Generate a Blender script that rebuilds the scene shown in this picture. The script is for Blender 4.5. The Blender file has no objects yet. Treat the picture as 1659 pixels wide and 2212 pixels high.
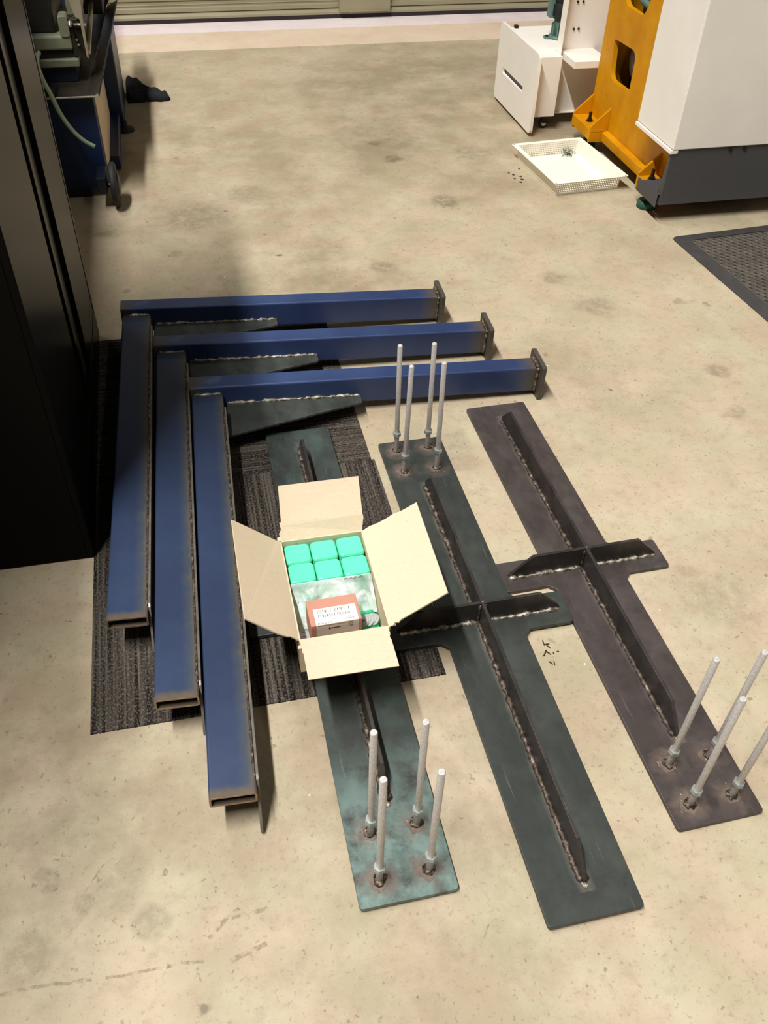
import bpy, bmesh, math, random
from mathutils import Matrix, Vector, noise

# ------------------------------------------------------------------ camera, world, lights, exposure
SC = bpy.context.scene
COL = SC.collection
cam = bpy.data.cameras.new('camera'); cam.sensor_fit = 'VERTICAL'; cam.sensor_height = 36.0
cam.lens = 30.936; cam.clip_start = 0.05; cam.clip_end = 60
co = bpy.data.objects.new('camera', cam); COL.objects.link(co)
YAW, PITCH, ROLL, CH = math.radians(14.0), 0.754941, 0.0354958, 1.742646
fw = Vector((math.sin(YAW)*math.cos(PITCH), math.cos(YAW)*math.cos(PITCH), -math.sin(PITCH)))
rt = Vector((math.cos(YAW), -math.sin(YAW), 0)); up = rt.cross(fw)
rt2 = math.cos(ROLL)*rt + math.sin(ROLL)*up; up2 = -math.sin(ROLL)*rt + math.cos(ROLL)*up
m = Matrix((rt2, up2, -fw)).transposed().to_4x4(); m.translation = (0, 0, CH)
co.matrix_world = m
SC.camera = co

w = bpy.data.worlds.new('world'); SC.world = w; w.use_nodes = True
w.node_tree.nodes['Background'].inputs['Color'].default_value = (1.0, 0.93, 0.82, 1)
w.node_tree.nodes['Background'].inputs['Strength'].default_value = 0.025

def area(name, loc, sx, sy, power, col=(1.0, 0.985, 0.96)):
    l = bpy.data.lights.new(name, 'AREA'); l.shape = 'RECTANGLE'; l.size = sx; l.size_y = sy
    l.energy = power; l.color = col
    o = bpy.data.objects.new(name, l); COL.objects.link(o); o.location = loc
    return o
area('fluorescent_or_fill_row', (-2.75, -0.4, 10.0), 0.40, 5.4, 1060)
area('fluorescent_or_fill_row', (-2.75, 5.4, 10.0), 0.40, 4.0, 200)
area('fluorescent_or_fill_row', (3.4, 0.2, 6.5), 0.30, 4.0, 24)  # unseen fill row, added to brighten the right side

vs = SC.view_settings
SC.display_settings.display_device = 'sRGB'
vs.view_transform = 'Standard'; vs.look = 'None'; vs.gamma = 1.0; vs.use_curve_mapping = False
vs.exposure = 0.70

# ------------------------------------------------------------------ helpers
def sr(r, g, b):
    f = lambda c: (c/255/12.92) if c/255 <= 0.04045 else ((c/255+0.055)/1.055)**2.4
    return (f(r), f(g), f(b), 1)

class NT:
    def __init__(s, name):
        s.m = bpy.data.materials.new(name); s.m.use_nodes = True
        s.t = s.m.node_tree; s.n = s.t.nodes; s.bsdf = s.n['Principled BSDF']; s._tc = None
    def node(s, typ, **kw):
        x = s.n.new(typ)
        for k, v in kw.items(): setattr(x, k, v)
        return x
    def link(s, a, b): s.t.links.new(a, b)
    def obj(s):
        if not s._tc: s._tc = s.node('ShaderNodeTexCoord')
        return s._tc.outputs['Object']
    def vec(s, scale=(1, 1, 1), loc=(0, 0, 0)):
        mp = s.node('ShaderNodeMapping'); mp.inputs['Scale'].default_value = scale
        mp.inputs['Location'].default_value = loc; s.link(s.obj(), mp.inputs['Vector']); return mp.outputs[0]
    def noise(s, scale, detail=4, rough=0.55, v=None, dist=0.0):
        x = s.node('ShaderNodeTexNoise'); x.inputs['Scale'].default_value = scale
        x.inputs['Detail'].default_value = detail; x.inputs['Roughness'].default_value = rough
        x.inputs['Distortion'].default_value = dist
        s.link(v if v is not None else s.obj(), x.inputs['Vector']); return x.outputs['Fac']
    def ramp(s, fac, stops):
        x = s.node('ShaderNodeValToRGB'); cr = x.color_ramp
        while len(cr.elements) < len(stops): cr.elements.new(0.5)
        for e, (p, c) in zip(cr.elements, stops):
            e.position = p; e.color = c if len(c) == 4 else (*c, 1)
        s.link(fac, x.inputs['Fac']); return x.outputs['Color']
    def g(s, fac, a, b):  # grey ramp
        return s.ramp(fac, [(a, (0, 0, 0, 1)), (b, (1, 1, 1, 1))])
    def mix(s, fac, a, b, mode='MIX'):
        x = s.node('ShaderNodeMix', data_type='RGBA', blend_type=mode)
        for sock, v in ((x.inputs[0], fac), (x.inputs[6], a), (x.inputs[7], b)):
            if isinstance(v, (int, float)): sock.default_value = v
            elif isinstance(v, tuple): sock.default_value = v
            else: s.link(v, sock)
        return x.outputs[2]
    def math(s, op, a, b=None, clamp=False):
        x = s.node('ShaderNodeMath', operation=op); x.use_clamp = clamp
        for i, v in enumerate((a, b)):
            if v is None: continue
            if isinstance(v, (int, float)): x.inputs[i].default_value = v
            else: s.link(v, x.inputs[i])
        return x.outputs[0]
    def sep(s, v=None):
        x = s.node('ShaderNodeSeparateXYZ'); s.link(v if v is not None else s.obj(), x.inputs[0]); return x.outputs
    def set(s, col=None, rough=None, metal=None, spec=None):
        for k, v in (('Base Color', col), ('Roughness', rough), ('Metallic', metal), ('Specular IOR Level', spec)):
            if v is None: continue
            if isinstance(v, (int, float, tuple)): s.bsdf.inputs[k].default_value = v
            else: s.link(v, s.bsdf.inputs[k])
        return s
    def bump(s, h, strength=0.3, dist=0.002):
        b = s.node('ShaderNodeBump'); b.inputs['Strength'].default_value = strength
        b.inputs['Distance'].default_value = dist; s.link(h, b.inputs['Height'])
        s.link(b.outputs[0], s.bsdf.inputs['Normal']); return s

MAT = {}
def simple(name, col, rough=0.5, metal=0.0, var=0.15, scale=30, bump=0.0):
    t = NT(name)
    c2 = tuple(max(0, c*(1-var)) for c in col[:3]) + (1,)
    n = t.noise(scale, 4)
    t.set(t.mix(t.g(n, 0.35, 0.7), c2, col), rough, metal)
    if bump: t.bump(n, bump, 0.002)
    MAT[name] = t.m
    return t.m

# ------------------------------------------------------------------ materials
STAINS = [(1.183,3.797,0.061,0.50),(1.062,4.323,0.047,0.55),(1.017,4.534,0.034,0.50),(0.768,3.224,0.057,0.40),(1.428,3.023,0.053,0.35),(1.511,2.785,0.073,0.30),(1.770,2.286,0.044,0.40),(1.711,2.048,0.041,0.35),(2.363,3.086,0.029,0.40),(1.949,2.715,0.017,0.60),(1.859,2.752,0.026,0.35),(-0.348,3.719,0.043,0.40),(0.179,3.852,0.016,0.60),(-0.258,3.205,0.016,0.50),(-0.058,3.487,0.027,0.30),(0.306,4.016,0.107,0.25),(0.039,3.814,0.142,0.30),(1.481,4.338,0.096,0.30),(-0.239,0.763,0.035,0.30),(-0.432,0.886,0.027,0.35),(-0.364,0.816,0.025,0.35),(-0.467,0.751,0.051,0.30),(-0.155,0.587,0.012,0.60),(-0.031,1.149,0.042,0.30),(-0.299,0.839,0.054,0.20),(0.843,0.994,0.054,0.15),(1.224,3.218,0.088,0.15),(1.250,1.288,0.099,0.20),(0.551,3.416,0.117,0.15),(1.204,1.382,0.051,0.20),(1.349,2.250,0.011,0.60),(0.355,3.408,0.013,0.80),(0.617,3.448,0.020,0.30)]
SCUFFS = [(-0.511,0.689,-0.349,0.680,.003),(-0.325,0.677,-0.208,0.672,.003),(-0.137,0.710,-0.076,0.755,.004),(-0.091,0.736,-0.023,0.742,.004),(-0.101,0.657,-0.029,0.678,.005),(-0.376,0.832,-0.330,0.898,.0015),(-0.191,0.675,-0.149,0.669,.003),(-0.162,0.661,-0.156,0.635,.002),(-0.025,0.591,-0.023,0.570,.002),(-0.473,1.410,-0.448,1.447,.0015),(0.375,0.597,0.397,0.623,.002)]
BIGOFF = (-11.3, 18.6, -2.6)
def concrete(name, base, dark, light, flecks=True):
    t = NT(name)
    big = t.noise(0.62, 6, 0.62, t.vec((1, 1, 1), BIGOFF)); mid = t.noise(3.4, 7, 0.66)
    fine = t.noise(22, 6, 0.72); grit = t.noise(230, 3, 0.6); hue = t.noise(5.5, 4, 0.6)
    c = t.mix(t.g(big, 0.36, 0.60), dark, base)
    c = t.mix(t.math('MULTIPLY', t.g(mid, 0.42, 0.66), 0.6), c, light)
    hu = t.mix(t.g(hue, 0.38, 0.62), (0.98, 1.03, 0.98, 1), (1.03, 0.985, 0.985, 1))
    c = t.mix(1.0, c, hu, 'MULTIPLY')
    c = t.mix(t.math('MULTIPLY', t.g(fine, 0.50, 0.72), 0.45), c, dark)
    if flecks:
        c = t.mix(t.math('MULTIPLY', t.g(t.noise(75, 4, 0.7), 0.58, 0.68), 0.42), c, sr(120, 104, 84))
        c = t.mix(t.math('MULTIPLY', t.g(grit, 0.60, 0.72), 0.25), c, sr(112, 98, 80))
        wob = t.node('ShaderNodeVectorMath', operation='ADD')
        nz = t.node('ShaderNodeTexNoise'); nz.inputs['Scale'].default_value = 16; nz.inputs['Detail'].default_value = 3; t.link(t.obj(), nz.inputs['Vector'])
        sc = t.node('ShaderNodeVectorMath', operation='SCALE'); sc.inputs['Scale'].default_value = 0.06
        of = t.node('ShaderNodeVectorMath', operation='SUBTRACT'); of.inputs[1].default_value = (.5, .5, .5)
        t.link(nz.outputs['Color'], of.inputs[0]); t.link(of.outputs[0], sc.inputs[0]); t.link(t.obj(), wob.inputs[0]); t.link(sc.outputs[0], wob.inputs[1])
        brk = t.g(t.noise(30, 4, 0.7), 0.30, 0.56)
        acc = None
        for x, y, r, a in STAINS:
            d = t.node('ShaderNodeVectorMath', operation='DISTANCE'); t.link(wob.outputs[0], d.inputs[0]); d.inputs[1].default_value = (x, y, 0)
            mr = t.node('ShaderNodeMapRange'); t.link(d.outputs['Value'], mr.inputs[0])
            for i_, v_ in ((1, r*0.65), (2, r*1.25), (3, a), (4, 0.0)): mr.inputs[i_].default_value = v_
            acc = mr.outputs[0] if acc is None else t.math('MAXIMUM', acc, mr.outputs[0])
        c = t.mix(t.math('MINIMUM', t.math('MULTIPLY', t.math('MULTIPLY', acc, brk), 1.2), .8), c, sr(104, 92, 74))
        acc = None
        n5 = t.node('ShaderNodeTexNoise'); n5.inputs['Scale'].default_value = 24; n5.inputs['Detail'].default_value = 4; t.link(t.obj(), n5.inputs['Vector'])
        s5 = t.node('ShaderNodeVectorMath', operation='SCALE'); s5.inputs['Scale'].default_value = 0.016; t.link(n5.outputs['Color'], s5.inputs[0])
        w5 = t.node('ShaderNodeVectorMath', operation='ADD'); t.link(t.obj(), w5.inputs[0]); t.link(s5.outputs[0], w5.inputs[1])
        sp = t.sep(w5.outputs[0])
        for x0, y0, x1, y1, wd in SCUFFS:
            x0 += .008; x1 += .008; y0 += .008; y1 += .008
            L = math.hypot(x1-x0, y1-y0); ux, uy = (x1-x0)/L, (y1-y0)/L
            cr_ = t.math('ABSOLUTE', t.math('ADD', t.math('ADD', t.math('MULTIPLY', sp[0], -uy), t.math('MULTIPLY', sp[1], ux)), x0*uy-y0*ux))
            al = t.math('ABSOLUTE', t.math('ADD', t.math('ADD', t.math('MULTIPLY', sp[0], ux), t.math('MULTIPLY', sp[1], uy)), -(x0*ux+y0*uy)-L/2))
            m1 = t.math('MULTIPLY', t.math('LESS_THAN', cr_, wd), t.math('LESS_THAN', al, L/2))
            acc = m1 if acc is None else t.math('MAXIMUM', acc, m1)
        c = t.mix(t.math('MULTIPLY', t.math('MULTIPLY', acc, t.g(t.noise(60, 4, .7), .40, .58)), 0.55), c, sr(104, 88, 66))
        w2 = t.node('ShaderNodeVectorMath', operation='ADD'); n4 = t.node('ShaderNodeTexNoise'); n4.inputs['Scale'].default_value = 70; t.link(t.obj(), n4.inputs['Vector'])
        o2 = t.node('ShaderNodeVectorMath', operation='SUBTRACT'); o2.inputs[1].default_value = (.5, .5, .5); t.link(n4.outputs['Color'], o2.inputs[0])
        s2 = t.node('ShaderNodeVectorMath', operation='SCALE'); s2.inputs['Scale'].default_value = 0.03; t.link(o2.outputs[0], s2.inputs[0])
        t.link(t.obj(), w2.inputs[0]); t.link(s2.outputs[0], w2.inputs[1])
        for scale, r0, r1, keep, colr, amt in ((9, 0.05, 0.11, 0.80, sr(116, 101, 82), 0.5), (24, 0.07, 0.15, 0.82, sr(100, 86, 68), 0.55), (52, 0.10, 0.22, 0.86, sr(96, 82, 66), 0.55)):
            v = t.node('ShaderNodeTexVoronoi'); v.inputs['Scale'].default_value = scale
            t.link(wob.outputs[0] if scale < 20 else w2.outputs[0], v.inputs['Vector'])
            d = t.math('SUBTRACT', 1.0, t.g(v.outputs['Distance'], r0, r1))
            k = t.math('GREATER_THAN', t.sep(v.outputs['Color'])[0], keep)
            c = t.mix(t.math('MULTIPLY', t.math('MULTIPLY', d, k), amt), c, colr)
        c = t.mix(t.math('MULTIPLY', t.g(t.noise(130, 3, 0.6, t.vec((1, .45, 1))), 0.66, 0.72), 0.45), c, sr(104, 90, 72))
        v = t.node('ShaderNodeTexVoronoi'); v.inputs['Scale'].default_value = 24
        t.link(t.vec((1, 1, 1), (3.3, 1.7, 0)), v.inputs['Vector'])
        d = t.math('SUBTRACT', 1.0, t.g(v.outputs['Distance'], 0.045, 0.065))
        k = t.math('GREATER_THAN', t.sep(v.outputs['Color'])[1], 0.88)
        c = t.mix(t.math('MULTIPLY', d, k), c, sr(238, 230, 212))
    t.set(c, t.mix(mid, (0.48,)*3+(1,), (0.66,)*3+(1,)), 0.0, 0.35)
    t.bump(grit, 0.12, 0.001)
    MAT[name] = t.m
concrete('concrete_floor', sr(186, 170, 144), sr(150, 135, 111), sr(202, 188, 164))
concrete('lit_strip_concrete', sr(222, 200, 178), sr(206, 184, 160), sr(232, 212, 192), False)  # light falling before the door, painted in as paler concrete
concrete('lit_sill_concrete', sr(234, 220, 222), sr(218, 204, 204), sr(242, 230, 232), False)  # daylight spilling under the door, painted in as a lavender tint

def millscale(name, base, tint, dark, rough=0.42, heat=None, rods=(), bloom=None, hy=(-.56, .69)):
    t = NT(name)
    n1 = t.noise(5, 5, 0.6, t.vec((1.6, 0.8, 1)), 0.3); n2 = t.noise(15, 6, 0.66, dist=0.15); n3 = t.noise(160, 3)
    c = t.mix(t.g(n1, 0.4, 0.66), base, tint)
    c = t.mix(t.math('MULTIPLY', t.g(n2, 0.46, 0.70), 0.8), c, dark)
    sx = t.sep()
    if bloom:   # patch of bare bluish scale towards the rod end
        col, y0, y1 = bloom
        mr = t.node('ShaderNodeMapRange'); t.link(t.math('ADD', sx[1], t.math('MULTIPLY', t.math('SUBTRACT', n1, .5), .35)), mr.inputs[0])
        mr.inputs[1].default_value = y0; mr.inputs[2].default_value = y1
        c = t.mix(t.math('MULTIPLY', t.math('MULTIPLY', mr.outputs[0], .8), t.math('SUBTRACT', 1.0, t.g(n2, 0.42, 0.66))), c, col)
    if heat:    # scale burnt off beside the rib weld
        w_ = t.math('ADD', t.math('ABSOLUTE', sx[0]), t.math('MULTIPLY', t.math('SUBTRACT', n2, .5), .020))
        mr = t.node('ShaderNodeMapRange'); t.link(w_, mr.inputs[0]); mr.inputs[1].default_value = .022; mr.inputs[2].default_value = .009
        yy = t.math('MULTIPLY', t.math('GREATER_THAN', sx[1], hy[0]), t.math('LESS_THAN', sx[1], hy[1]))
        c = t.mix(t.math('MULTIPLY', t.math('MULTIPLY', t.math('MULTIPLY', mr.outputs[0], yy), t.g(n1, .38, .62)), heat), c, sr(146, 136, 124))
    if rods:
        acc = None
        nn = t.math('MULTIPLY', t.math('SUBTRACT', t.noise(38, 4, .65), .5), .05)
        for x, y in rods:
            d = t.node('ShaderNodeVectorMath', operation='DISTANCE'); t.link(t.obj(), d.inputs[0]); d.inputs[1].default_value = (x, y, .012)
            mr = t.node('ShaderNodeMapRange'); t.link(t.math('ADD', d.outputs['Value'], nn), mr.inputs[0]); mr.inputs[1].default_value = .048; mr.inputs[2].default_value = .018
            acc = mr.outputs[0] if acc is None else t.math('MAXIMUM', acc, mr.outputs[0])
        c = t.mix(t.math('MULTIPLY', acc, t.g(n2, .36, .62)), c, sr(124, 108, 98))
    sn = t.noise(5, 2, 0.5, t.vec((30, 1.2, 1)))
    c = t.mix(t.math('MULTIPLY', t.g(sn, 0.70, 0.76), 0.22), c, sr(150, 146, 138))
    t.set(c, t.mix(n2, (rough-0.1,)*3+(1,), (rough+0.2,)*3+(1,)), 0.3, 0.5)
    t.bump(n3, 0.06, 0.001)
    MAT[name] = t.m
NEARR = [(x, y) for y in (-.6, -.7) for x in (-.05, .05)]
millscale('millscale_teal', sr(60, 65, 62), sr(84, 98, 93), sr(54, 50, 46), heat=.35, rods=NEARR, bloom=(sr(130, 154, 146), -.42, -.62))
millscale('millscale_grey', sr(64, 68, 64), sr(82, 87, 81), sr(50, 49, 46))
millscale('millscale_middle', sr(58, 62, 58), sr(76, 81, 75), sr(48, 47, 44), heat=.7, hy=(-.70, .55), rods=[(x, y) for y in (.605, .705) for x in (-.05, .05)])
millscale('millscale_brown', sr(76, 67, 64), sr(94, 86, 84), sr(56, 49, 46), heat=.5, rods=NEARR)
millscale('rib_steel', sr(54, 51, 48), sr(78, 70, 66), sr(38, 34, 32), 0.36)

def bluepaint():
    t = NT('blue_paint')
    n1 = t.noise(3.2, 4); n2 = t.noise(40, 4, 0.6)
    c = t.mix(t.g(n1, 0.35, 0.7), sr(36, 52, 90), sr(52, 70, 110))
    sc = t.noise(7, 2, 0.5, t.vec((1, 1, 22)))
    c = t.mix(t.math('MULTIPLY', t.g(sc, 0.70, 0.76), 0.25), c, sr(120, 128, 150))
    t.set(c, t.mix(n2, (0.34,)*3+(1,), (0.48,)*3+(1,)), 0.0, 0.5)
    return t, c
# long tube (local X runs 0 .. -1.15 from the end plate): bare heated steel near both ends
t, c = bluepaint()
sx = t.sep()
wob = t.math('MULTIPLY', t.math('SUBTRACT', t.noise(22, 4), 0.5), 0.05)
u = t.math('ADD', sx[0], wob)
e1 = t.g(u, -0.115, -0.02 - 0.018)
e2 = t.math('SUBTRACT', 1.0, t.ramp(t.math('ADD', u, 1.2), [(0.05, (0, 0, 0, 1)), (0.11, (1, 1, 1, 1))]))
e1 = t.ramp(t.math('ADD', u, 0.2), [(0.115, (0, 0, 0, 1)), (0.175, (1, 1, 1, 1))])
bare = t.mix(t.noise(30, 5), sr(66, 62, 54), sr(96, 84, 66))
c2 = t.mix(t.math('MAXIMUM', e1, e2), c, bare)
t.set(c2); MAT['blue_long'] = t.m
# leg tube (local Y runs 0 .. -1.379): right edge and near end brushed bare
t, c = bluepaint()
sx = t.sep()
wob = t.math('MULTIPLY', t.math('SUBTRACT', t.noise(26, 5, 0.7), 0.5), 0.03)
ex = t.ramp(t.math('ADD', t.math('ADD', sx[0], 1.15), wob), [(0.087, (0, 0, 0, 1)), (0.098, (1, 1, 1, 1))])
halo = t.ramp(t.math('ADD', t.math('ADD', sx[0], 1.15), wob), [(0.066, (0, 0, 0, 1)), (0.092, (1, 1, 1, 1))])
ey = t.math('SUBTRACT', 1.0, t.ramp(t.math('ADD', t.math('ADD', sx[1], 1.4), wob), [(0.030, (0, 0, 0, 1)), (0.044, (1, 1, 1, 1))]))
ez = t.ramp(t.math('ADD', t.math('ADD', sx[1], 0.2), wob), [(0.165, (0, 0, 0, 1)), (0.2, (1, 1, 1, 1))])
c = t.mix(0.5, c, sr(52, 63, 80))
c = t.mix(t.math('MULTIPLY', halo, 0.7), c, sr(78, 82, 78))
bare = t.mix(t.noise(55, 5, 0.7, t.vec((1, 0.2, 1))), sr(74, 64, 54), sr(112, 98, 82))
c = t.mix(t.math('MAXIMUM', ex, ey), c, bare)
c = t.mix(ez, c, sr(58, 60, 56))
t.set(c); MAT['blue_leg'] = t.m

t = NT('galvanised_thread')
n = t.noise(420, 3); wv = t.node('ShaderNodeTexWave', wave_type='BANDS', bands_direction='Z'); wv.inputs['Scale'].default_value = 160
wv.inputs['Distortion'].default_value = 0.0; t.link(t.obj(), wv.inputs['Vector'])
t.set(t.mix(t.g(n, 0.4, 0.65), sr(184, 178, 173), sr(222, 217, 212)), 0.45, 0.15); t.bump(wv.outputs['Fac'], 0.25, 0.001); MAT['galvanised_thread'] = t.m
simple('zinc_nut', sr(196, 202, 198), 0.35, 0.6, 0.2, 80)
t = NT('weld_bead')
n = t.noise(70, 5, 0.7); n2 = t.noise(28, 3)
t.set(t.ramp(n, [(0.36, sr(58, 48, 42)), (0.52, sr(92, 80, 70)), (0.68, sr(158, 144, 128))]), t.mix(n2, (0.25,)*3+(1,), (0.6,)*3+(1,)), 0.6); t.bump(n, 0.9, 0.004); MAT['weld_bead'] = t.m
t = NT('weld_bright')
n = t.noise(80, 5, 0.7)
t.set(t.ramp(n, [(0.36, sr(84, 76, 64)), (0.52, sr(164, 156, 140)), (0.66, sr(228, 222, 208))]), 0.32, 0.7); t.bump(n, 0.9, 0.004); MAT['weld_bright'] = t.m
simple('spatter_halo', sr(128, 112, 98), 0.6, 0.2, 0.4, 50)
simple('edge_steel', sr(136, 130, 120), 0.4, 0.4, 0.35, 40)
simple('plate_steel', sr(92, 86, 76), 0.5, 0.3, 0.3, 25)
simple('cut_steel', sr(176, 150, 122), 0.3, 0.6, 0.4, 60)
simple('tube_bare', sr(84, 72, 60), 0.5, 0.4, 0.4, 30)

def carpet(name, axis):
    t = NT(name)
    ay = axis == 'y'
    rib = t.noise(1.0, 1, 0.5, t.vec((118, 2.2, 1) if ay else (2.2, 118, 1)))
    band = t.noise(1.0, 2, 0.5, t.vec((26, 1.5, 1) if ay else (1.5, 26, 1), (4, 2, 0)))
    loop = t.noise(1.0, 2, 0.6, t.vec((240, 150, 1) if ay else (150, 240, 1)))
    c = t.mix(t.g(rib, 0.38, 0.64), sr(30, 26, 25), sr(92, 85, 76))
    c = t.mix(t.math('MULTIPLY', t.g(band, 0.42, 0.62), 0.6), c, sr(44, 36, 35))
    c = t.mix(t.math('MULTIPLY', t.g(loop, 0.48, 0.66), 0.5), c, sr(130, 122, 108))
    t.set(c, 0.95, 0.0, 0.1); t.bump(loop, 0.6, 0.003); MAT[name] = t.m
carpet('carpet_lengthwise', 'y'); carpet('carpet_crosswise', 'x')

t = NT('cardboard')
n = t.noise(60, 4, 0.6, t.vec((1, 5, 1))); n2 = t.noise(4, 3)
sp = t.noise(180, 2)
c = t.mix(t.g(n, 0.3, 0.72), sr(214, 194, 166), sr(221, 202, 174))
c = t.mix(t.math('MULTIPLY', t.g(sp, 0.68, 0.74), 0.35), c, sr(140, 112, 82))
t.set(c, 0.85, 0, 0.15); MAT['cardboard'] = t.m
simple('cardboard_edge', sr(150, 122, 88), 0.9, 0, 0.35, 120)
simple('green_plastic', sr(98, 232, 186), 0.38, 0, 0.04, 8)
simple('terracotta_card', sr(196, 140, 120), 0.6, 0, 0.10, 12)
simple('dark_red_card', sr(150, 84, 66), 0.6, 0, 0.15, 12)
simple('label_white', sr(246, 242, 236), 0.5, 0, 0.02, 10)
simple('label_shaded', sr(222, 206, 190), 0.5, 0, 0.03, 10)  # same white label, with the front face's shade put into the colour
simple('black_print', sr(34, 28, 26), 0.6, 0, 0.2, 40)
simple('faint_print', sr(176, 168, 164), 0.6, 0, 0.1, 40)
simple('washer_white', sr(196, 202, 198), 0.32, 0.3, 0.15, 60)
t = NT('clear_bag')
tr = t.node('ShaderNodeBsdfTransparent'); tr.inputs['Color'].default_value = (0.93, 0.98, 0.96, 1)
mx = t.node('ShaderNodeMixShader'); n = t.noise(17, 3, 0.55, dist=1.2)
t.link(t.ramp(n, [(0.35, (0.30, 0.30, 0.30, 1)), (0.68, (0.80, 0.80, 0.80, 1))]), mx.inputs[0])
t.set(sr(232, 238, 234), 0.16, 0, 0.6); t.bump(n, 0.5, 0.004)
out = t.n['Material Output']; t.link(tr.outputs[0], mx.inputs[1]); t.link(t.bsdf.outputs[0], mx.inputs[2]); t.link(mx.outputs[0], out.inputs['Surface'])
MAT['clear_bag'] = t.m

t = NT('cabinet_black')
n = t.noise(220, 2)
t.set(t.mix(n, sr(14, 13, 11), sr(19, 17, 15)), 0.28, 0.0, 0.025); t.bump(n, 0.04, 0.001); MAT['cabinet_black'] = t.m
simple('cabinet_groove', sr(8, 8, 8), 0.6)
simple('lathe_blue', sr(12, 36, 72), 0.42, 0, 0.3, 6)
simple('lathe_blue_dark', sr(12, 24, 44), 0.45, 0, 0.35, 6)
simple('lathe_cream', sr(206, 184, 156), 0.5, 0, 0.12, 6)
simple('lathe_green', sr(116, 119, 96), 0.5, 0, 0.35, 9)
simple('lathe_grey', sr(150, 140, 116), 0.5, 0, 0.2, 9)
simple('lathe_dark', sr(34, 32, 28), 0.5, 0.2, 0.5, 14)
simple('oily_steel', sr(66, 60, 50), 0.4, 0.5, 0.5, 12)
simple('steel_bright', sr(186, 178, 158), 0.3, 0.8, 0.2, 20)
simple('hose_green', sr(124, 142, 116), 0.35, 0, 0.12, 20)
simple('rubber_black', sr(30, 30, 30), 0.7, 0, 0.3, 30)
simple('rag_navy', sr(26, 27, 34), 0.95, 0, 0.4, 30)
simple('machine_white', sr(250, 244, 234), 0.42, 0, 0.06, 5)
simple('machine_grey', sr(74, 74, 76), 0.55, 0, 0.1, 60)
t = NT('machine_yellow')
n = t.noise(7, 5, 0.6); n2 = t.noise(30, 5, 0.7)
c = t.mix(t.g(n, 0.38, 0.68), sr(194, 128, 0), sr(214, 150, 6))
c = t.mix(t.math('MULTIPLY', t.g(n2, 0.62, 0.74), 0.4), c, sr(140, 92, 34)); t.set(c, 0.5, 0.0, 0.2); MAT['machine_yellow'] = t.m
simple('pad_green', sr(34, 94, 76), 0.5, 0, 0.25, 20)
simple('pump_green', sr(96, 128, 118), 0.45, 0, 0.15, 12)
simple('bolt_dark', sr(58, 48, 42), 0.4, 0.7, 0.3, 40)
simple('tray_white', sr(250, 248, 232), 0.45, 0, 0.03, 6)
t = NT('perforated_white')
s = t.sep(); K = 330.0
a = t.math('SINE', t.math('MULTIPLY', t.math('ADD', s[0], s[2]), K)); b = t.math('SINE', t.math('MULTIPLY', t.math('SUBTRACT', s[0], s[2]), K))
hole = t.math('GREATER_THAN', t.math('MULTIPLY', a, b), 0.42)
t.set(sr(240, 236, 222), 0.5); tr = t.node('ShaderNodeBsdfTransparent'); mx = t.node('ShaderNodeMixShader')
t.link(hole, mx.inputs[0]); t.link(t.bsdf.outputs[0], mx.inputs[1]); t.link(tr.outputs[0], mx.inputs[2]); t.link(mx.outputs[0], t.n['Material Output'].inputs['Surface'])
MAT['perforated_white'] = t.m
simple('swarf_green', sr(70, 104, 62), 0.5, 0.2, 0.5, 60)
simple('swarf_dark', sr(84, 72, 58), 0.7, 0.1, 0.4, 60)
simple('swarf_rust', sr(78, 50, 26), 0.6, 0.3, 0.4, 60)
simple('mat_rubber', sr(66, 64, 63), 0.6, 0, 0.25, 20, 0.2)
simple('mat_pit', sr(34, 30, 27), 0.8)
simple('mat_dirty', sr(96, 88, 78), 0.6, 0, 0.4, 16, 0.2)
simple('door_steel', sr(158, 150, 122), 0.5, 0.1, 0.12, 4)
simple('door_seal', sr(44, 34, 36), 0.8)
simple('wall_paint', sr(196, 186, 168), 0.8, 0, 0.06, 3)

# ------------------------------------------------------------------ object helpers
def link(name, me, mat, parent=None, loc=(0, 0, 0), rot=(0, 0, 0), smooth=False, bevel=0.0, seg=2):
    if mat and not me.materials: me.materials.append(MAT[mat])
    o = bpy.data.objects.new(name, me); COL.objects.link(o)
    o.location = loc; o.rotation_euler = rot
    if parent: o.parent = parent
    if smooth:
        for p in me.polygons: p.use_smooth = True
    if bevel:
        b = o.modifiers.new('bevel', 'BEVEL'); b.width = bevel; b.segments = seg; b.limit_method = 'ANGLE'; b.angle_limit = 0.6
    return o

def mesh(verts, faces):
    me = bpy.data.meshes.new('m'); me.from_pydata([tuple(v) for v in verts], [], faces); me.update(); return me

def fix(bm):
    bmesh.ops.recalc_face_normals(bm, faces=bm.faces)
    me = bpy.data.meshes.new('m'); bm.to_mesh(me); bm.free(); return me

def box(x0, x1, y0, y1, z0, z1):
    v = [(x, y, z) for z in (z0, z1) for y in (y0, y1) for x in (x0, x1)]
    return mesh(v, [(0, 2, 3, 1), (4, 5, 7, 6), (0, 1, 5, 4), (2, 6, 7, 3), (0, 4, 6, 2), (1, 3, 7, 5)])

def boxes(lst):
    v, f = [], []
    for (x0, x1, y0, y1, z0, z1) in lst:
        n = len(v)
        v += [(x, y, z) for z in (z0, z1) for y in (y0, y1) for x in (x0, x1)]
        f += [tuple(i+n for i in q) for q in [(0, 2, 3, 1), (4, 5, 7, 6), (0, 1, 5, 4), (2, 6, 7, 3), (0, 4, 6, 2), (1, 3, 7, 5)]]
    return mesh(v, f)

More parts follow.
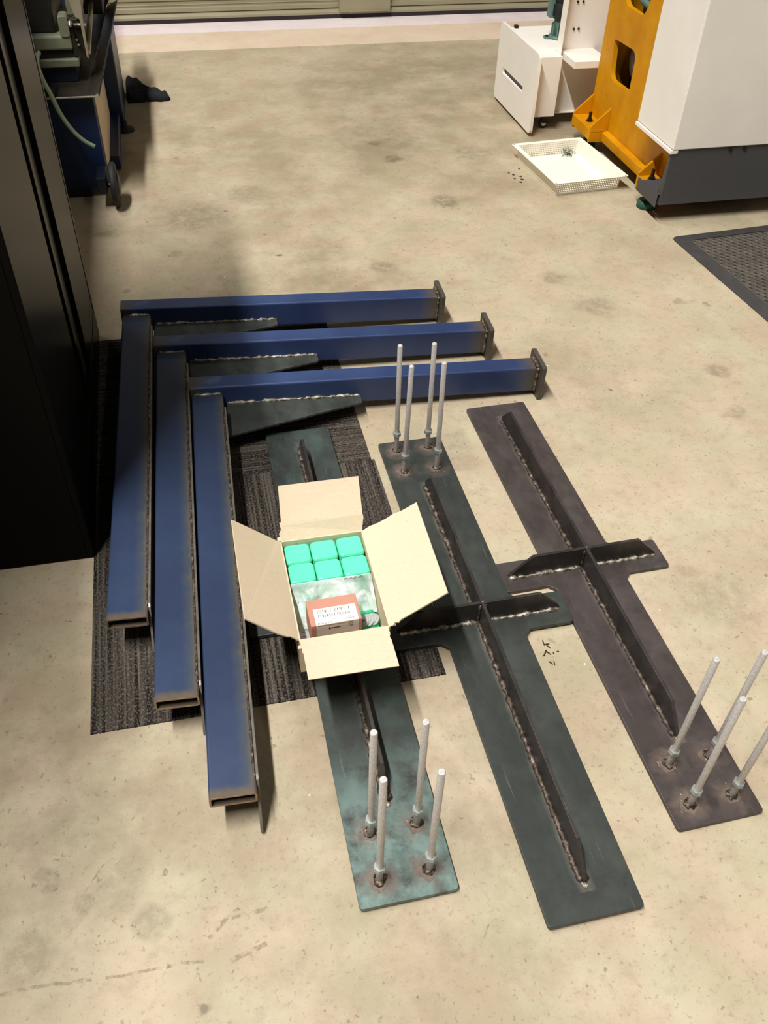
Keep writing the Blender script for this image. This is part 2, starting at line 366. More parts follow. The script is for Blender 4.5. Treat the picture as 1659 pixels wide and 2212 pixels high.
def prism(poly, d0, d1, plane='xy'):
    """extrude a polygon: plane 'xy' along z, 'yz' along x, 'xz' along y"""
    def P(a, b, d): return {'xy': (a, b, d), 'yz': (d, a, b), 'xz': (a, d, b)}[plane]
    n = len(poly)
    bm = bmesh.new()
    lo = [bm.verts.new(P(a, b, d0)) for a, b in poly]; hi = [bm.verts.new(P(a, b, d1)) for a, b in poly]
    bm.faces.new(lo); bm.faces.new(hi)
    for i in range(n): bm.faces.new((lo[i], lo[(i+1) % n], hi[(i+1) % n], hi[i]))
    return fix(bm)

def rrect(x0, x1, y0, y1, r, n=4):
    pts = []
    for cx, cy, a in ((x1-r, y1-r, 0), (x0+r, y1-r, 90), (x0+r, y0+r, 180), (x1-r, y0+r, 270)):
        for i in range(n+1):
            t = math.radians(a + 90*i/n); pts.append((cx+r*math.cos(t), cy+r*math.sin(t)))
    return pts

def round_poly(poly, r, n=4):
    """round the corners of a polygon; r is a number or list"""
    out = []
    N = len(poly)
    for i in range(N):
        p, a, b = Vector(poly[i]), Vector(poly[i-1]), Vector(poly[(i+1) % N])
        rr = r[i] if isinstance(r, (list, tuple)) else r
        if rr <= 0: out.append(tuple(p)); continue
        d1, d2 = (a-p).normalized(), (b-p).normalized()
        s, e = p+d1*rr, p+d2*rr
        for k in range(n+1):
            t = k/n; out.append(tuple((1-t)**2*s + 2*t*(1-t)*p + t*t*e))
    return out

def tube_profile(outer, inner, axis, a0, a1):
    """hollow section along axis ('x' or 'y'); profiles are (h, z) lists of equal length"""
    n = len(outer); v = []; f = []
    def P(a, q): return (a, q[0], q[1]) if axis == 'x' else (q[0], a, q[1])
    for a in (a0, a1):
        v += [P(a, q) for q in outer]; v += [P(a, q) for q in inner]
    for i in range(n):
        j = (i+1) % n
        f += [(i, j, 2*n+j, 2*n+i), (n+j, n+i, 3*n+i, 3*n+j), (j, i, n+i, n+j), (2*n+i, 2*n+j, 3*n+j, 3*n+i)]
    bm = bmesh.new(); me = mesh(v, f); bm.from_mesh(me); return fix(bm)

def lathe_mesh(prof, n=24, cap=True):
    v, f = [], []
    for r, z in prof:
        for i in range(n):
            a = 2*math.pi*i/n; v.append((r*math.cos(a), r*math.sin(a), z))
    for k in range(len(prof)-1):
        for i in range(n):
            j = (i+1) % n; f.append((k*n+i, k*n+j, (k+1)*n+j, (k+1)*n+i))
    if cap:
        f.append(tuple(range(n))[::-1]); f.append(tuple((len(prof)-1)*n+i for i in range(n)))
    return mesh(v, f)

def sweep(pts, rad, n=8):
    """tube along points"""
    pts = [Vector(p) for p in pts]; v, f = [], []
    for k, p in enumerate(pts):
        d = (pts[min(k+1, len(pts)-1)] - pts[max(k-1, 0)]).normalized()
        a = d.orthogonal().normalized() if k == 0 else (pa - d*pa.dot(d)).normalized()
        pa = a; b = d.cross(a); r = rad[k] if isinstance(rad, (list, tuple)) else rad
        for i in range(n):
            t = 2*math.pi*i/n; v.append(p + r*(math.cos(t)*a + math.sin(t)*b))
    for k in range(len(pts)-1):
        for i in range(n):
            j = (i+1) % n; f.append((k*n+i, k*n+j, (k+1)*n+j, (k+1)*n+i))
    f.append(tuple(range(n))[::-1]); f.append(tuple((len(pts)-1)*n+i for i in range(n)))
    return mesh(v, f)

def bead(p0, p1, r, seed=0, gaps=0.0, step=0.006):
    """lumpy weld bead between two points"""
    rnd = random.Random(seed); p0, p1 = Vector(p0), Vector(p1)
    n = max(6, int((p1-p0).length/step)); v, f = [], []
    d = (p1-p0).normalized(); a = d.orthogonal().normalized(); b = d.cross(a); K = 7
    for k in range(n+1):
        t = k/n; c = p0.lerp(p1, t)
        q = 0.75 + 0.5*noise.noise(Vector((seed*3.1, k*0.35, 0))) + rnd.uniform(-0.13, 0.13)
        if gaps and noise.noise(Vector((k*0.16, seed*1.7, 5))) > gaps: q *= 0.35
        if k in (0, n): q *= 0.4
        off = a*rnd.uniform(-.12, .12)*r + b*rnd.uniform(-.12, .12)*r
        for i in range(K):
            th = 2*math.pi*i/K; v.append(c+off+q*r*(math.cos(th)*a+math.sin(th)*b))
    for k in range(n):
        for i in range(K):
            j = (i+1) % K; f.append((k*K+i, k*K+j, (k+1)*K+j, (k+1)*K+i))
    f.append(tuple(range(K))[::-1]); f.append(tuple(n*K+i for i in range(K)))
    return mesh(v, f)

def slab(quad, th):
    """thick sheet from a planar polygon (list of 3D points), thickness added below the normal"""
    q = [Vector(p) for p in quad]
    nrm = (q[1]-q[0]).cross(q[2]-q[0]).normalized()
    n = len(q); bm = bmesh.new()
    a = [bm.verts.new(p) for p in q]; b = [bm.verts.new(p - nrm*th) for p in q]
    bm.faces.new(a); bm.faces.new(b)
    for i in range(n): bm.faces.new((a[i], a[(i+1) % n], b[(i+1) % n], b[i]))
    return fix(bm)

def blob(r, seed, sq=0.6, sub=2, amp=0.35):
    bm = bmesh.new(); bmesh.ops.create_icosphere(bm, subdivisions=sub, radius=r)
    for v in bm.verts:
        k = 1 + amp*noise.noise(v.co/r*1.7 + Vector((seed*5.3, 0, seed))); v.co *= k; v.co.z *= sq
    me = bpy.data.meshes.new('m'); bm.to_mesh(me); bm.free(); return me

def curve2d(outers, holes, ext):
    """flat plate with holes in the XY plane, half-thickness ext"""
    cu = bpy.data.curves.new('c', 'CURVE'); cu.dimensions = '2D'; cu.fill_mode = 'BOTH'; cu.extrude = ext
    for poly in outers + holes:
        sp = cu.splines.new('POLY'); sp.points.add(len(poly)-1); sp.use_cyclic_u = True
        for p, (a, b) in zip(sp.points, poly): p.co = (a, b, 0, 1)
    o = bpy.data.objects.new('c', cu); COL.objects.link(o)
    dg = bpy.context.evaluated_depsgraph_get()
    me = bpy.data.meshes.new_from_object(o.evaluated_get(dg)); me.materials.clear()
    bpy.data.objects.remove(o); bpy.data.curves.remove(cu)
    return me

def text_mesh(body, size, ext=0.0002):
    cu = bpy.data.curves.new('t', 'FONT'); cu.body = body; cu.size = size; cu.extrude = ext; cu.resolution_u = 3
    o = bpy.data.objects.new('t', cu); COL.objects.link(o)
    dg = bpy.context.evaluated_depsgraph_get()
    me = bpy.data.meshes.new_from_object(o.evaluated_get(dg)); me.materials.clear()
    bpy.data.objects.remove(o); bpy.data.curves.remove(cu)
    return me

def remap(me, fn):
    for v in me.vertices: v.co = fn(v.co)
    me.update(); return me

def thing(name, label, cat, loc=(0, 0, 0), rot=(0, 0, 0), group=None):
    o = bpy.data.objects.new(name, None); COL.objects.link(o); o.empty_display_size = 0.05
    o.location = loc; o.rotation_euler = rot
    return tag(o, label, cat, group)
def tag(o, label, cat, group=None):
    o['label'] = label; o['category'] = cat
    if group: o['group'] = group
    return o
def struct(o, label=None):
    o['kind'] = 'structure'
    if label: o['label'] = label
    return o

# ------------------------------------------------------------------ the setting
fl = struct(link('floor', box(-3.2, 5.2, -2.2, 6.24, -0.12, 0), 'concrete_floor'), 'stained tan concrete workshop floor')
struct(link('trim_1', box(-3.2, 5.2, 6.24, 6.635, -0.12, -0.001), 'lit_strip_concrete'), 'concrete floor strip before the roller door, light painted in as a paler colour')
struct(link('trim_2', box(-3.2, 5.2, 6.635, 7.4, -0.12, -0.012), 'lit_sill_concrete'), 'sunken concrete sill under the roller door, daylight painted into its pale colour')
struct(link('wall_left_shade', box(-1.16, -1.06, 0.9, 6.9, -0.12, 3.05), 'wall_paint'), 'unseen partition wall added behind the cabinet and lathe to shade that side')  # unseen, placed and sized to shade the left floor and lathe
struct(link('wall_right', box(5.2, 5.3, -2.2, 7.4, -0.12, 3.0), 'wall_paint'))
struct(link('wall_back', box(-3.3, 5.3, 7.2, 7.4, 2.5, 3.0), 'wall_paint'))
# roller door
DY = 6.93
dr = bpy.data.objects.new('door_1', None); COL.objects.link(dr); dr.location = (1.0, DY, 0); struct(dr, 'beige steel roller door, closed')
def slat_mesh():
    # one ribbed profile: (y, z) polygon extruded along x
    prof = [(0.0, 0.0), (-0.012, 0.006), (-0.012, 0.030), (-0.004, 0.036), (-0.004, 0.046), (-0.009, 0.050), (-0.004, 0.054), (-0.004, 0.066), (0.0, 0.072), (0.012, 0.072), (0.012, 0.0)]
    me = prism(prof, -4.15, 4.15, 'yz')
    me.materials.append(MAT['door_steel']); return me
sm = slat_mesh()
for i in range(34):
    link('slat', sm, None, dr, (0, 0, 0.05 + 0.072*i))
link('bottom_rail', prism([(-0.02, 0.0145), (-0.02, 0.028), (-0.012, 0.045), (0.0, 0.05), (0.02, 0.05), (0.02, 0.0145)], -4.15, 4.15, 'yz'), 'door_steel', dr)
link('bottom_seal', box(-4.15, 4.15, -0.018, 0.015, -0.012, 0.014), 'door_seal', dr)
lp = link('latch_cover', box(0.26, 0.63, -0.05, -0.012, 0.030, 0.24), 'door_steel', dr, bevel=0.004)
link('latch_hinge', boxes([(0.265, 0.625, -0.056, -0.05, 0.036, 0.042), (0.345, 0.352, -0.058, -0.05, 0.03, 0.052), (0.53, 0.537, -0.058, -0.05, 0.03, 0.052)]), 'door_steel', lp)

# ------------------------------------------------------------------ carpet
def carpet_tile(x0, x1, y0, y1, axis, mat, label, seed):
    W, L = x1-x0, y1-y0
    nr = 100; nl = 60
    def hgt(i, s):
        return (0.0048 if i % 2 else 0.0030) + 0.0009*noise.noise(Vector((i*1.3+seed, s*26, 0)))
    v, f = [], []
    n = nr*2+1
    for k in range(nl+1):
        s = k/nl
        for i in range(n):
            u_ = i/(n-1); e = 0.0025*noise.noise(Vector((i*0.9, seed, 9))) if k in (0, nl) else 0
            q = (x0+u_*W, y0+s*L+e) if axis == 'y' else (x0+s*W+e, y0+u_*L)
            v.append((q[0], q[1], hgt(i, s)))
    for k in range(nl):
        for i in range(n-1):
            f.append((k*n+i, k*n+i+1, (k+1)*n+i+1, (k+1)*n+i))
    bm = bmesh.new(); me = mesh(v, f); bm.from_mesh(me)
    be = [e for e in bm.edges if e.is_boundary]
    r = bmesh.ops.extrude_edge_only(bm, edges=be)
    for g in r['geom']:
        if isinstance(g, bmesh.types.BMVert): g.co.z = 0.0002
    return tag(link('carpet_tile', fix(bm), mat), label, 'carpet tile', 'carpet tiles under the steel frames')
carpet_tile(-0.362, 0.470, 1.208, 2.031, 'y', 'carpet_lengthwise', 'dark ribbed carpet tile under the cardboard box, ribs running towards the camera', 1)
carpet_tile(-0.362, 0.460, 2.034, 2.861, 'x', 'carpet_crosswise', 'dark ribbed carpet tile under the tube corners, ribs running sideways', 7)

# ------------------------------------------------------------------ L shaped blue tube frames
W_, H_, ED, EH, ET, LL = 0.066, 0.0925, 0.125, 0.127, 0.018, 1.132
Z0 = (EH-H_)/2; Z1 = Z0+H_; V0 = -(ED-W_)/2
BW, BZT, BZB, BL = 0.096, 0.0854, 0.0520, 1.379
def lframe(ox, oy, yaw, sl, label, seed):
    U = -(LL+ET)   # local x of the tube's left end
    T = thing('tube_frame', label, 'steel frame', (ox, oy, 0.0), (0, sl, yaw), 'L-shaped blue steel frames')
    link('long_tube', tube_profile(rrect(0, W_, Z0, Z1, .007), rrect(.004, W_-.004, Z0+.004, Z1-.004, .004), 'x', U, -ET), 'blue_long', T, smooth=False)
    link('end_plate', prism(rrect(V0, V0+ED, 0, EH, .006), -ET+0.003, 0, 'yz'), 'plate_steel', T, bevel=0.0012)
    # fillet weld round the tube at the plate
    pts = [(-ET-0.001, -0.001, Z0), (-ET-0.001, -0.001, Z1+.001), (-ET-0.001, W_+.001, Z1+.001), (-ET-.001, W_+.001, Z0)]  # weld path
    bm = bmesh.new()
    for i in range(3):
        b = bead(pts[i], pts[i+1], 0.0085, seed+i); bm.from_mesh(b)
    me = bpy.data.meshes.new('m'); bm.to_mesh(me); bm.free()
    link('plate_weld', me, 'weld_bead', T, smooth=True)
    x0 = U+0.004; x1 = x0+BW
    link('leg_tube', tube_profile(rrect(x0, x1, BZB, BZT, .006), rrect(x0+.004, x1-.004, BZB+.004, BZT-.004, .003), 'y', -BL, -0.002), 'blue_leg', T)
    link('cut_edge', tube_profile(rrect(x0, x1, BZB, BZT, .006), rrect(x0+.004, x1-.004, BZB+.004, BZT-.004, .003), 'y', -BL-.0012, -BL), 'cut_steel', T)
    link('leg_weld', bead((x0+.004, -0.003, BZT), (x1-.004, -0.003, BZT), 0.0075, seed+5), 'weld_bright', T, smooth=True)
    fx0, fx1 = U+0.1004, U+0.1062
    link('stiffener', prism([(-0.0736, -0.022), (-0.0736, BZT+.001), (-1.338, BZT+.001), (-1.348, BZT-.004), (-1.411, -0.012), (-1.411, -0.022)], fx0, fx1, 'yz'), 'edge_steel', T, bevel=0.0008)
    link('stiffener_weld', bead((fx0-0.003, -0.10, BZT-0.0015), (fx0-0.003, -1.345, BZT-0.0015), 0.0045, seed+9), 'weld_bead', T, smooth=True)
    gz = 0.0465
    link('gusset', prism([(fx1+.001, -0.001), (U+0.5375, -0.001), (U+0.5375, -0.036), (U+0.530, -0.042), (fx1+.001, -0.1675)], gz-.008, gz), 'millscale_grey', T, bevel=0.001)
    link('gusset_weld', bead((fx1+.004, -0.002, gz+.001), (U+0.537, -0.002, gz+.001), 0.0080, seed+13, gaps=0.30), 'weld_bright', T, smooth=True)
    return T
lframe(0.8832, 2.7685, -0.0351, 0.0355, 'L-shaped blue steel tube frame farthest from the camera, nearest the black cabinet', 11)
lframe(0.9890, 2.5168, -0.0376, 0.0330, 'L-shaped blue steel tube frame in the middle of the three', 41)
lframe(1.0883, 2.2632, -0.0386, 0.0283, 'L-shaped blue steel tube frame nearest the cardboard box', 71)

# ------------------------------------------------------------------ steel cross bases with threaded rods
RODM = lathe_mesh([(0.0062, 0.0), (0.0072, 0.002), (0.0072, 0.3765), (0.0058, 0.379)], 18)
RODM.materials.append(MAT['galvanised_thread'])
for p in RODM.polygons: p.use_smooth = len(p.vertices) == 4
def nut_mesh():
    n = 6; R = 0.0128; bm = bmesh.new()
    prof = [(R*.93, -.006), (R, -.0048), (R, .0048), (R*.93, .006)]
    ring = [[bm.verts.new((r*math.cos(math.pi/3*i), r*math.sin(math.pi/3*i), z)) for i in range(n)] for r, z in prof]
    inner = [[bm.verts.new((.0074*math.cos(math.pi/3*i), .0074*math.sin(math.pi/3*i), z)) for i in range(n)] for z in (-.006, .006)]
    allr = [inner[0]] + ring + [inner[1]]
    for a, b in zip(allr, allr[1:]):
        for i in range(n): bm.faces.new((a[i], a[(i+1) % n], b[(i+1) % n], b[i]))
    return fix(bm)
NUTM = nut_mesh(); NUTM.materials.append(MAT['zinc_nut'])
def cross(cx, cy, ang, z, tilt, flip, mat, label, nutz, seed):
    rnd = random.Random(seed); PT = 0.012
    T = thing('cross_base', label, 'steel base', (cx, cy, z), (tilt, 0, math.radians(ang)), 'steel cross bases with threaded rods')
    y0 = 0.008; a0, a1 = y0-.052, y0+.052; ch = .018; s = -1 if flip else 1
    poly = [(-.1, -.75), (.1, -.75), (.1, a0-ch), (.1+ch, a0), (.235, a0), (.235, a1), (.1+ch, a1), (.1, a1+ch),
            (.1, .75), (-.1, .75), (-.1, a1+ch), (-.1-ch, a1), (-.235, a1), (-.235, a0), (-.1-ch, a0), (-.1, a0-ch)]
    r = [.009, .009, 0, 0, .009, .009, 0, 0, .009, .009, 0, 0, .009, .009, 0, 0]
    link('plate', prism(round_poly(poly, r), 0, PT), mat, T, bevel=0.0012)
    RT = 0.080; h = RT-PT; t = .004
    # long rib: rod end and free end
    f0, f1 = (-.488, -.542) if not flip else (-.62, -.682)
    g0, g1 = (.62, .672) if not flip else (.49, .540)
    link('long_rib', prism([(f1, PT), (f1, PT+.012), (f0, RT), (g0, RT), (g1, PT+.012), (g1, PT)], -t, t, 'yz'), 'rib_steel', T, bevel=0.0008)
    for sg in (-1, 1):
        link('short_rib', prism([(sg*(t+.0005), PT), (sg*.212, PT), (sg*.212, PT+.008), (sg*.152, RT), (sg*(t+.0005), RT)], y0-t, y0+t, 'xz'), 'rib_steel', T, bevel=0.0008)
    # welds on both sides of the ribs
    for sg in (-1, 1):
        x = sg*(t+.003)
        link('rib_weld', bead((x, f1+.002, PT), (x, y0-.008, PT), .0088, seed+sg), 'weld_bead', T, smooth=True)
        link('rib_weld', bead((x, y0+.008, PT), (x, g1-.01, PT), .0088, seed+3+sg), 'weld_bead', T, smooth=True)
        link('rib_weld', bead((x, y0-.006, PT+.004), (x, y0-.006, RT-.004), .0045, seed+23+sg), 'weld_bead', T, smooth=True)
        for s2 in (-1, 1):
            link('rib_weld', bead((sg*.01, y0+s2*(t+.003), PT), (sg*.214, y0+s2*(t+.003), PT), .0088, seed+7+sg+2*s2), 'weld_bright' if s2 < 0 else 'weld_bead', T, smooth=True)
    link('rib_weld', bead((-.003, y0, RT), (.003, y0, RT), .004, seed+31, step=.002), 'weld_bright', T, smooth=True)
    link('rib_weld', blob(.008, seed+2, .5), 'weld_bright', T, (0, f1-.003, PT), smooth=True)
    ys = (.705, .605) if flip else (-.60, -.70)
    for y in ys:
        for x in (-.05, .05):
            lean = (rnd.uniform(-.012, .012), rnd.uniform(-.012, .012), rnd.uniform(0, 1))
            rod = link('threaded_rod', RODM, None, T, (x+rnd.uniform(-.003, .003), y+rnd.uniform(-.003, .003), PT-.001), lean)
            nut = link('nut', NUTM, None, rod, (0, 0, nutz+rnd.uniform(-.006, .006)-PT), (0, 0, rnd.uniform(0, 1)))
            wl = link('rod_weld', blob(.0125, seed+int(x*100)+int(y*50), .55, 3, .55), 'weld_bead', T, (x, y, PT+.001), (0, 0, rnd.uniform(0, 6)), smooth=True)
            # ground patch around the weld
            pts = []
            for i in range(18):
                a = 2*math.pi*i/18; rr = .019*(1+.45*noise.noise(Vector((math.cos(a)*1.3, math.sin(a)*1.3, seed+x*50+y*31))))
                pts.append((rr*math.cos(a), rr*math.sin(a)))
            link('burn_mark', prism(pts, 0, .0004), 'spatter_halo', T, (x-.004, y-.002, PT))
            for i in range(5):
                a = rnd.uniform(0, 6.28); rr = rnd.uniform(.014, .03)
                link('spatter', blob(rnd.uniform(.0012, .0028), i, .6, 1), 'weld_bright', T, (x+rr*math.cos(a), y+rr*math.sin(a), PT+.0006))
    return T
cross(0.254, 1.444, -0.04, 0.0072, 0.003, False, 'millscale_teal', 'teal-grey steel cross base under the cardboard box, rods at its near end', .064, 101)
cross(0.596, 1.335, 0.29, 0.0062, 0.0, True, 'millscale_middle', 'dark grey steel cross base in the middle, four rods standing at its far end', .076, 201)
cross(0.929, 1.469, 0.78, 0.0, 0.0, False, 'millscale_brown', 'brownish steel cross base on the right, rods at its near end', .064, 301)

# ------------------------------------------------------------------ cardboard box and what is in it
BX0, BX1, BY0, BY1, BZ0, BZ1 = 0.1216, 0.3276, 1.2176, 1.5318, 0.0910, 0.205
TH = 0.0035
cb = thing('cardboard_box', 'open brown cardboard box with spread flaps standing on a steel cross', 'cardboard box', ((BX0+BX1)/2, (BY0+BY1)/2, BZ0))
cx_, cy_, cz_ = cb.location
def loc(p): return (p[0]-cx_, p[1]-cy_, p[2]-cz_)
def cpart(name, me, mat='cardboard', par=cb):
    remap(me, lambda c: Vector(loc(c))); return link(name, me, mat, par)
cpart('box_bottom', box(BX0, BX1, BY0, BY1, BZ0, BZ0+TH))
cpart('side_wall', box(BX0, BX0+TH, BY0, BY1, BZ0+TH, BZ1)); cpart('side_wall', box(BX1-TH, BX1, BY0, BY1, BZ0+TH, BZ1))
cpart('end_wall', box(BX0+TH, BX1-TH, BY0, BY0+TH, BZ0+TH, BZ1)); cpart('end_wall', box(BX0+TH, BX1-TH, BY1-TH, BY1, BZ0+TH, BZ1))
rnd = random.Random(5)
def jag(p, q, n, amp, ax):
    p, q = Vector(p), Vector(q); out = []
    for i in range(1, n):
        r = p.lerp(q, i/n); r += Vector(ax)*rnd.uniform(-amp, amp); out.append(tuple(r))
    return out
# back: torn strip then flap
C0, C1 = (0.1262, 1.5617, 0.239), (0.3333, 1.5535, 0.239)
E0, E1 = (0.1349, 1.6256, 0.3029), (0.3358, 1.6245, 0.3029)
h0, h1 = (BX0+.002, BY1-.0005, BZ1), (BX1-.001, BY1-.0005, BZ1)
st = cpart('flap_strip', slab([h0, h1] + jag(h1, C1, 5, .0025, (1, 0, 0)) + [C1, C0] + jag(C0, h0, 5, .003, (1, 0, 0)), TH))
cpart('flap', slab([(C0[0]+.004, C0[1], C0[2]), (C1[0]-.001, C1[1], C1[2]), E1, E0], TH))
cpart('seam', boxes([(BX0+.0388, BX0+.0395, BY1-TH-.0006, BY1-TH+.0002, BZ1-.03, BZ1)]), 'cardboard_edge')
# front: strip and drooping flap
F0, F1 = (0.1231, 1.1795, 0.2107), (0.3209, 1.1764, 0.2107)
G0, G1 = (0.1262, 1.1187, 0.1947), (0.3245, 1.1157, 0.1947)
k0, k1 = (BX0, BY0+.0005, BZ1), (BX1-.003, BY0+.0005, BZ1)
cpart('flap_strip', slab([k1, k0] + jag(k0, F0, 4, .002, (1, 0, 0)) + [F0, F1] + jag(F1, k1, 4, .0035, (1, 0, 0)), TH))
cpart('flap', slab([(F1[0], F1[1], F1[2]), (F0[0]+.002, F0[1], F0[2]), G0, G1], TH))
# left and right flaps
l0, l1 = (BX0+.0005, BY0+.002, BZ1), (BX0+.0005, BY1-.002, BZ1)
L0, L1 = (0.0113, 1.2176, 0.308), (0.0129, 1.5226, 0.308)
cpart('flap', slab([l0, l1] + jag(l1, (BX0-.014, BY1-.003, BZ1+.012), 3, .003, (0, 1, 0)) + [L1, L0] + jag((.0721, 1.2156, .2524), l0, 6, .0035, (0, 1, 0)), TH))
r0, r1 = (BX1-.0005, BY0+.002, BZ1), (BX1-.0005, BY1-.002, BZ1)
R0, R1 = (0.4574, 1.2248, 0.2833), (0.461, 1.5246, 0.2833)
cpart('flap', slab([r1, r0] + jag(r0, (BX1+.03, BY0+.003, BZ1+.018), 5, .004, (0, 1, 0)) + [R0, R1] + jag(R1, r1, 7, .0022, (0, 1, 0)), TH))
for i, (x, y, z, a) in enumerate(((BX1+.004, BY0+.004, BZ1-.002, .5), (BX1+.010, BY0+.012, BZ1+.002, 1.4), (BX1-.006, BY0-.006, BZ1-.004, 2.4), (BX0-.004, BY0-.008, BZ1-.008, -.9), (BX0-.006, BY1-.002, BZ1+.002, .8))):
    d = Vector((math.cos(a), math.sin(a), .3))*.012; e = Vector((-math.sin(a), math.cos(a), .2))*.006; p = Vector((x, y, z))
    cpart('torn_scrap', slab([p, p+d*.6+e, p+d*1.4, p+d*.5-e], .0012))

# green square caps
def cap_mesh(w, h):
    rings = [(0, w, .010), (h-.006, w, .010), (h-.0015, w-.0022, .009), (h, w-.0045, .008)]
    bm = bmesh.new(); prev = None
    for z, hw, r in rings:
        cur = [bm.verts.new((a, b, z)) for a, b in rrect(-hw, hw, -hw, hw, r, 5)]
        if prev:
            n = len(cur)
            for i in range(n): bm.faces.new((prev[i], prev[(i+1) % n], cur[(i+1) % n], cur[i]))
        else: bm.faces.new(cur)
        prev = cur
    bm.faces.new(prev)
    return fix(bm)
capm = cap_mesh(.0314, .0995); capm.materials.append(MAT['green_plastic'])
caplow = cap_mesh(.0314, .030); caplow.materials.append(MAT['green_plastic'])
zt = BZ0+TH+.0005
names = {(0, 0): 'green plastic square cap in the far left corner of the cardboard box', (1, 0): 'green plastic square cap in the middle of the far row in the box',
         (2, 0): 'green plastic square cap in the far right corner of the cardboard box', (0, 1): 'green plastic square cap at the left of the second row in the box',
         (1, 1): 'green plastic square cap in the middle of the second row in the box', (2, 1): 'green plastic square cap at the right of the second row in the box',
         (0, 2): 'low green plastic cap under the clear bag, at the left', (1, 2): 'low green plastic cap under the clear bag, in the middle', (2, 2): 'low green plastic cap under the clear bag, at the right',
         (0, 3): 'low green plastic cap in the near left corner of the box', (1, 3): 'low green plastic cap under the terracotta packet', (2, 3): 'low green plastic cap in the near right corner of the box'}
for j, y in enumerate((1.4953, 1.4298, 1.3643, 1.2988)):
    for i in range(3):
        x = 0.1592 + i*0.0651
        o = link('green_cap', capm if j < 2 else caplow, None, None, (x + (.0008 if j % 2 else 0), y, zt + (.001*i if j == 0 else 0)), (0, 0, math.radians((-.6, .4, .9)[i])))
        tag(o, names[(i, j)], 'plastic cap', 'green plastic caps in the box')

# clear bag lying over the near half
def bag_z(x, y):
    t = (y-1.236)/(1.394-1.236)
    return 0.1405 + 0.054*max(0, min(1, (t-.35)/.65))**1.3
NX, NY = 40, 30; v, f = [], []
for j in range(NY+1):
    for i in range(NX+1):
        x = 0.1283 + 0.1926*i/NX; y = 1.236 + .158*j/NY
        z = bag_z(x, y) + .007*noise.noise(Vector((x*24, y*24, 2))) + .0025*noise.noise(Vector((x*70+y*40, y*20, 7)))
        if j >= NY-1: z = .1965
        if .146 < x < .274 and 1.236 < y < 1.325: z = min(z, .1420)
        z = max(z, .1275 if y < 1.394 else .1965)
        if y > 1.3925-.0006*0 and z < .1955: z = .1965
        if y > 1.390: z = max(z, .1958)
        v.append((x + .0015*noise.noise(Vector((y*60, 1, 1))), y + .0015*noise.noise(Vector((x*60, 3, 1))), z))
for j in range(NY):
    for i in range(NX):
        xm, ym = 0.1283+0.1926*(i+.5)/NX, 1.236+.158*(j+.5)/NY
        if (xm > .270 and ym < 1.322-.1*(xm-.27)) or (xm < .152 and ym < 1.300): continue
        f.append((j*(NX+1)+i, j*(NX+1)+i+1, (j+1)*(NX+1)+i+1, (j+1)*(NX+1)+i))
bg = thing('plastic_bag', 'crumpled clear plastic bag of washers lying over green caps', 'plastic bag', (.2246, 1.3134, .1288))
me = mesh(v, f); remap(me, lambda c: c-Vector((.2246, 1.3134, .1288)))
so = link('bag_film', me, 'clear_bag', bg, smooth=True)
# handwriting on the bag's top edge
def scribble(pts, r=.0007):
    return sweep(pts, r, 5)
hw = []
random.seed(3)
wr = []
for k in range(8):
    x = .2534 + k*.006
    for q in range(4):
        wr.append((x+q*.0016, 1.3835 + (.0035 if (q+k) % 2 else -.003)*(1 if k not in (2, 5) else .4), .1995))
me = scribble(wr); remap(me, lambda c: c-Vector((.2246, 1.3134, .1288)))
link('handwriting', me, 'black_print', bg)

# washers and bits in the bag
def washer_mesh(ro, ri, th):
    return lathe_mesh([(ri, 0), (ro, 0), (ro, th), (ri, th), (ri, 0)], 28, cap=False)
wm = washer_mesh(.0145, .0050, .0018); wm.materials.append(MAT['washer_white'])
ORD = ('leftmost', 'second from left', 'middle', 'second from right', 'rightmost')
for k in range(5):
    o = link('washer', wm, None, None, (.2838+.0062*k, 1.298+.003*(k % 2), .1372+.0005*k), (math.radians(8), math.radians(-36), 0))
    tag(o, 'pale washer, %s of the fanned five right of the terracotta packet' % ORD[k], 'washer', 'fanned washers at the right')
for k in range(3):
    o = link('washer', wm, None, None, (.1405, 1.268+.013*k, .1300+.001*k), (math.radians(14), math.radians(10), 0))
    tag(o, 'pale washer left of the terracotta packet, %s of three' % ('nearest', 'middle', 'farthest')[k], 'washer', 'washers at the left')
for k in range(3):
    o = link('washer', wm, None, None, (.2430+.0168*k, 1.3600, .1570), (math.radians(20), 0, 0))
    tag(o, 'pale washer peeping out behind the terracotta packet, %s of three' % ('left', 'middle', 'right')[k], 'washer', 'washers behind the packet')
ft = thing('clevis_fitting', 'small grey clevis fitting with round head inside the clear bag', 'fitting', (.2955, 1.3625, .1570), (math.radians(14), 0, -.12))
link('round_head', lathe_mesh([(.0055, 0), (.0078, .0), (.0082, .003), (.0078, .006), (.0055, .006)], 20), 'washer_white', ft, (0, .004, .001), smooth=True)
link('prong', box(-.0075, -.001, -.018, -.004, 0, .006), 'zinc_nut', ft, bevel=.001)
link('prong', box(.001, .0075, -.018, -.004, 0, .006), 'zinc_nut', ft, bevel=.001)

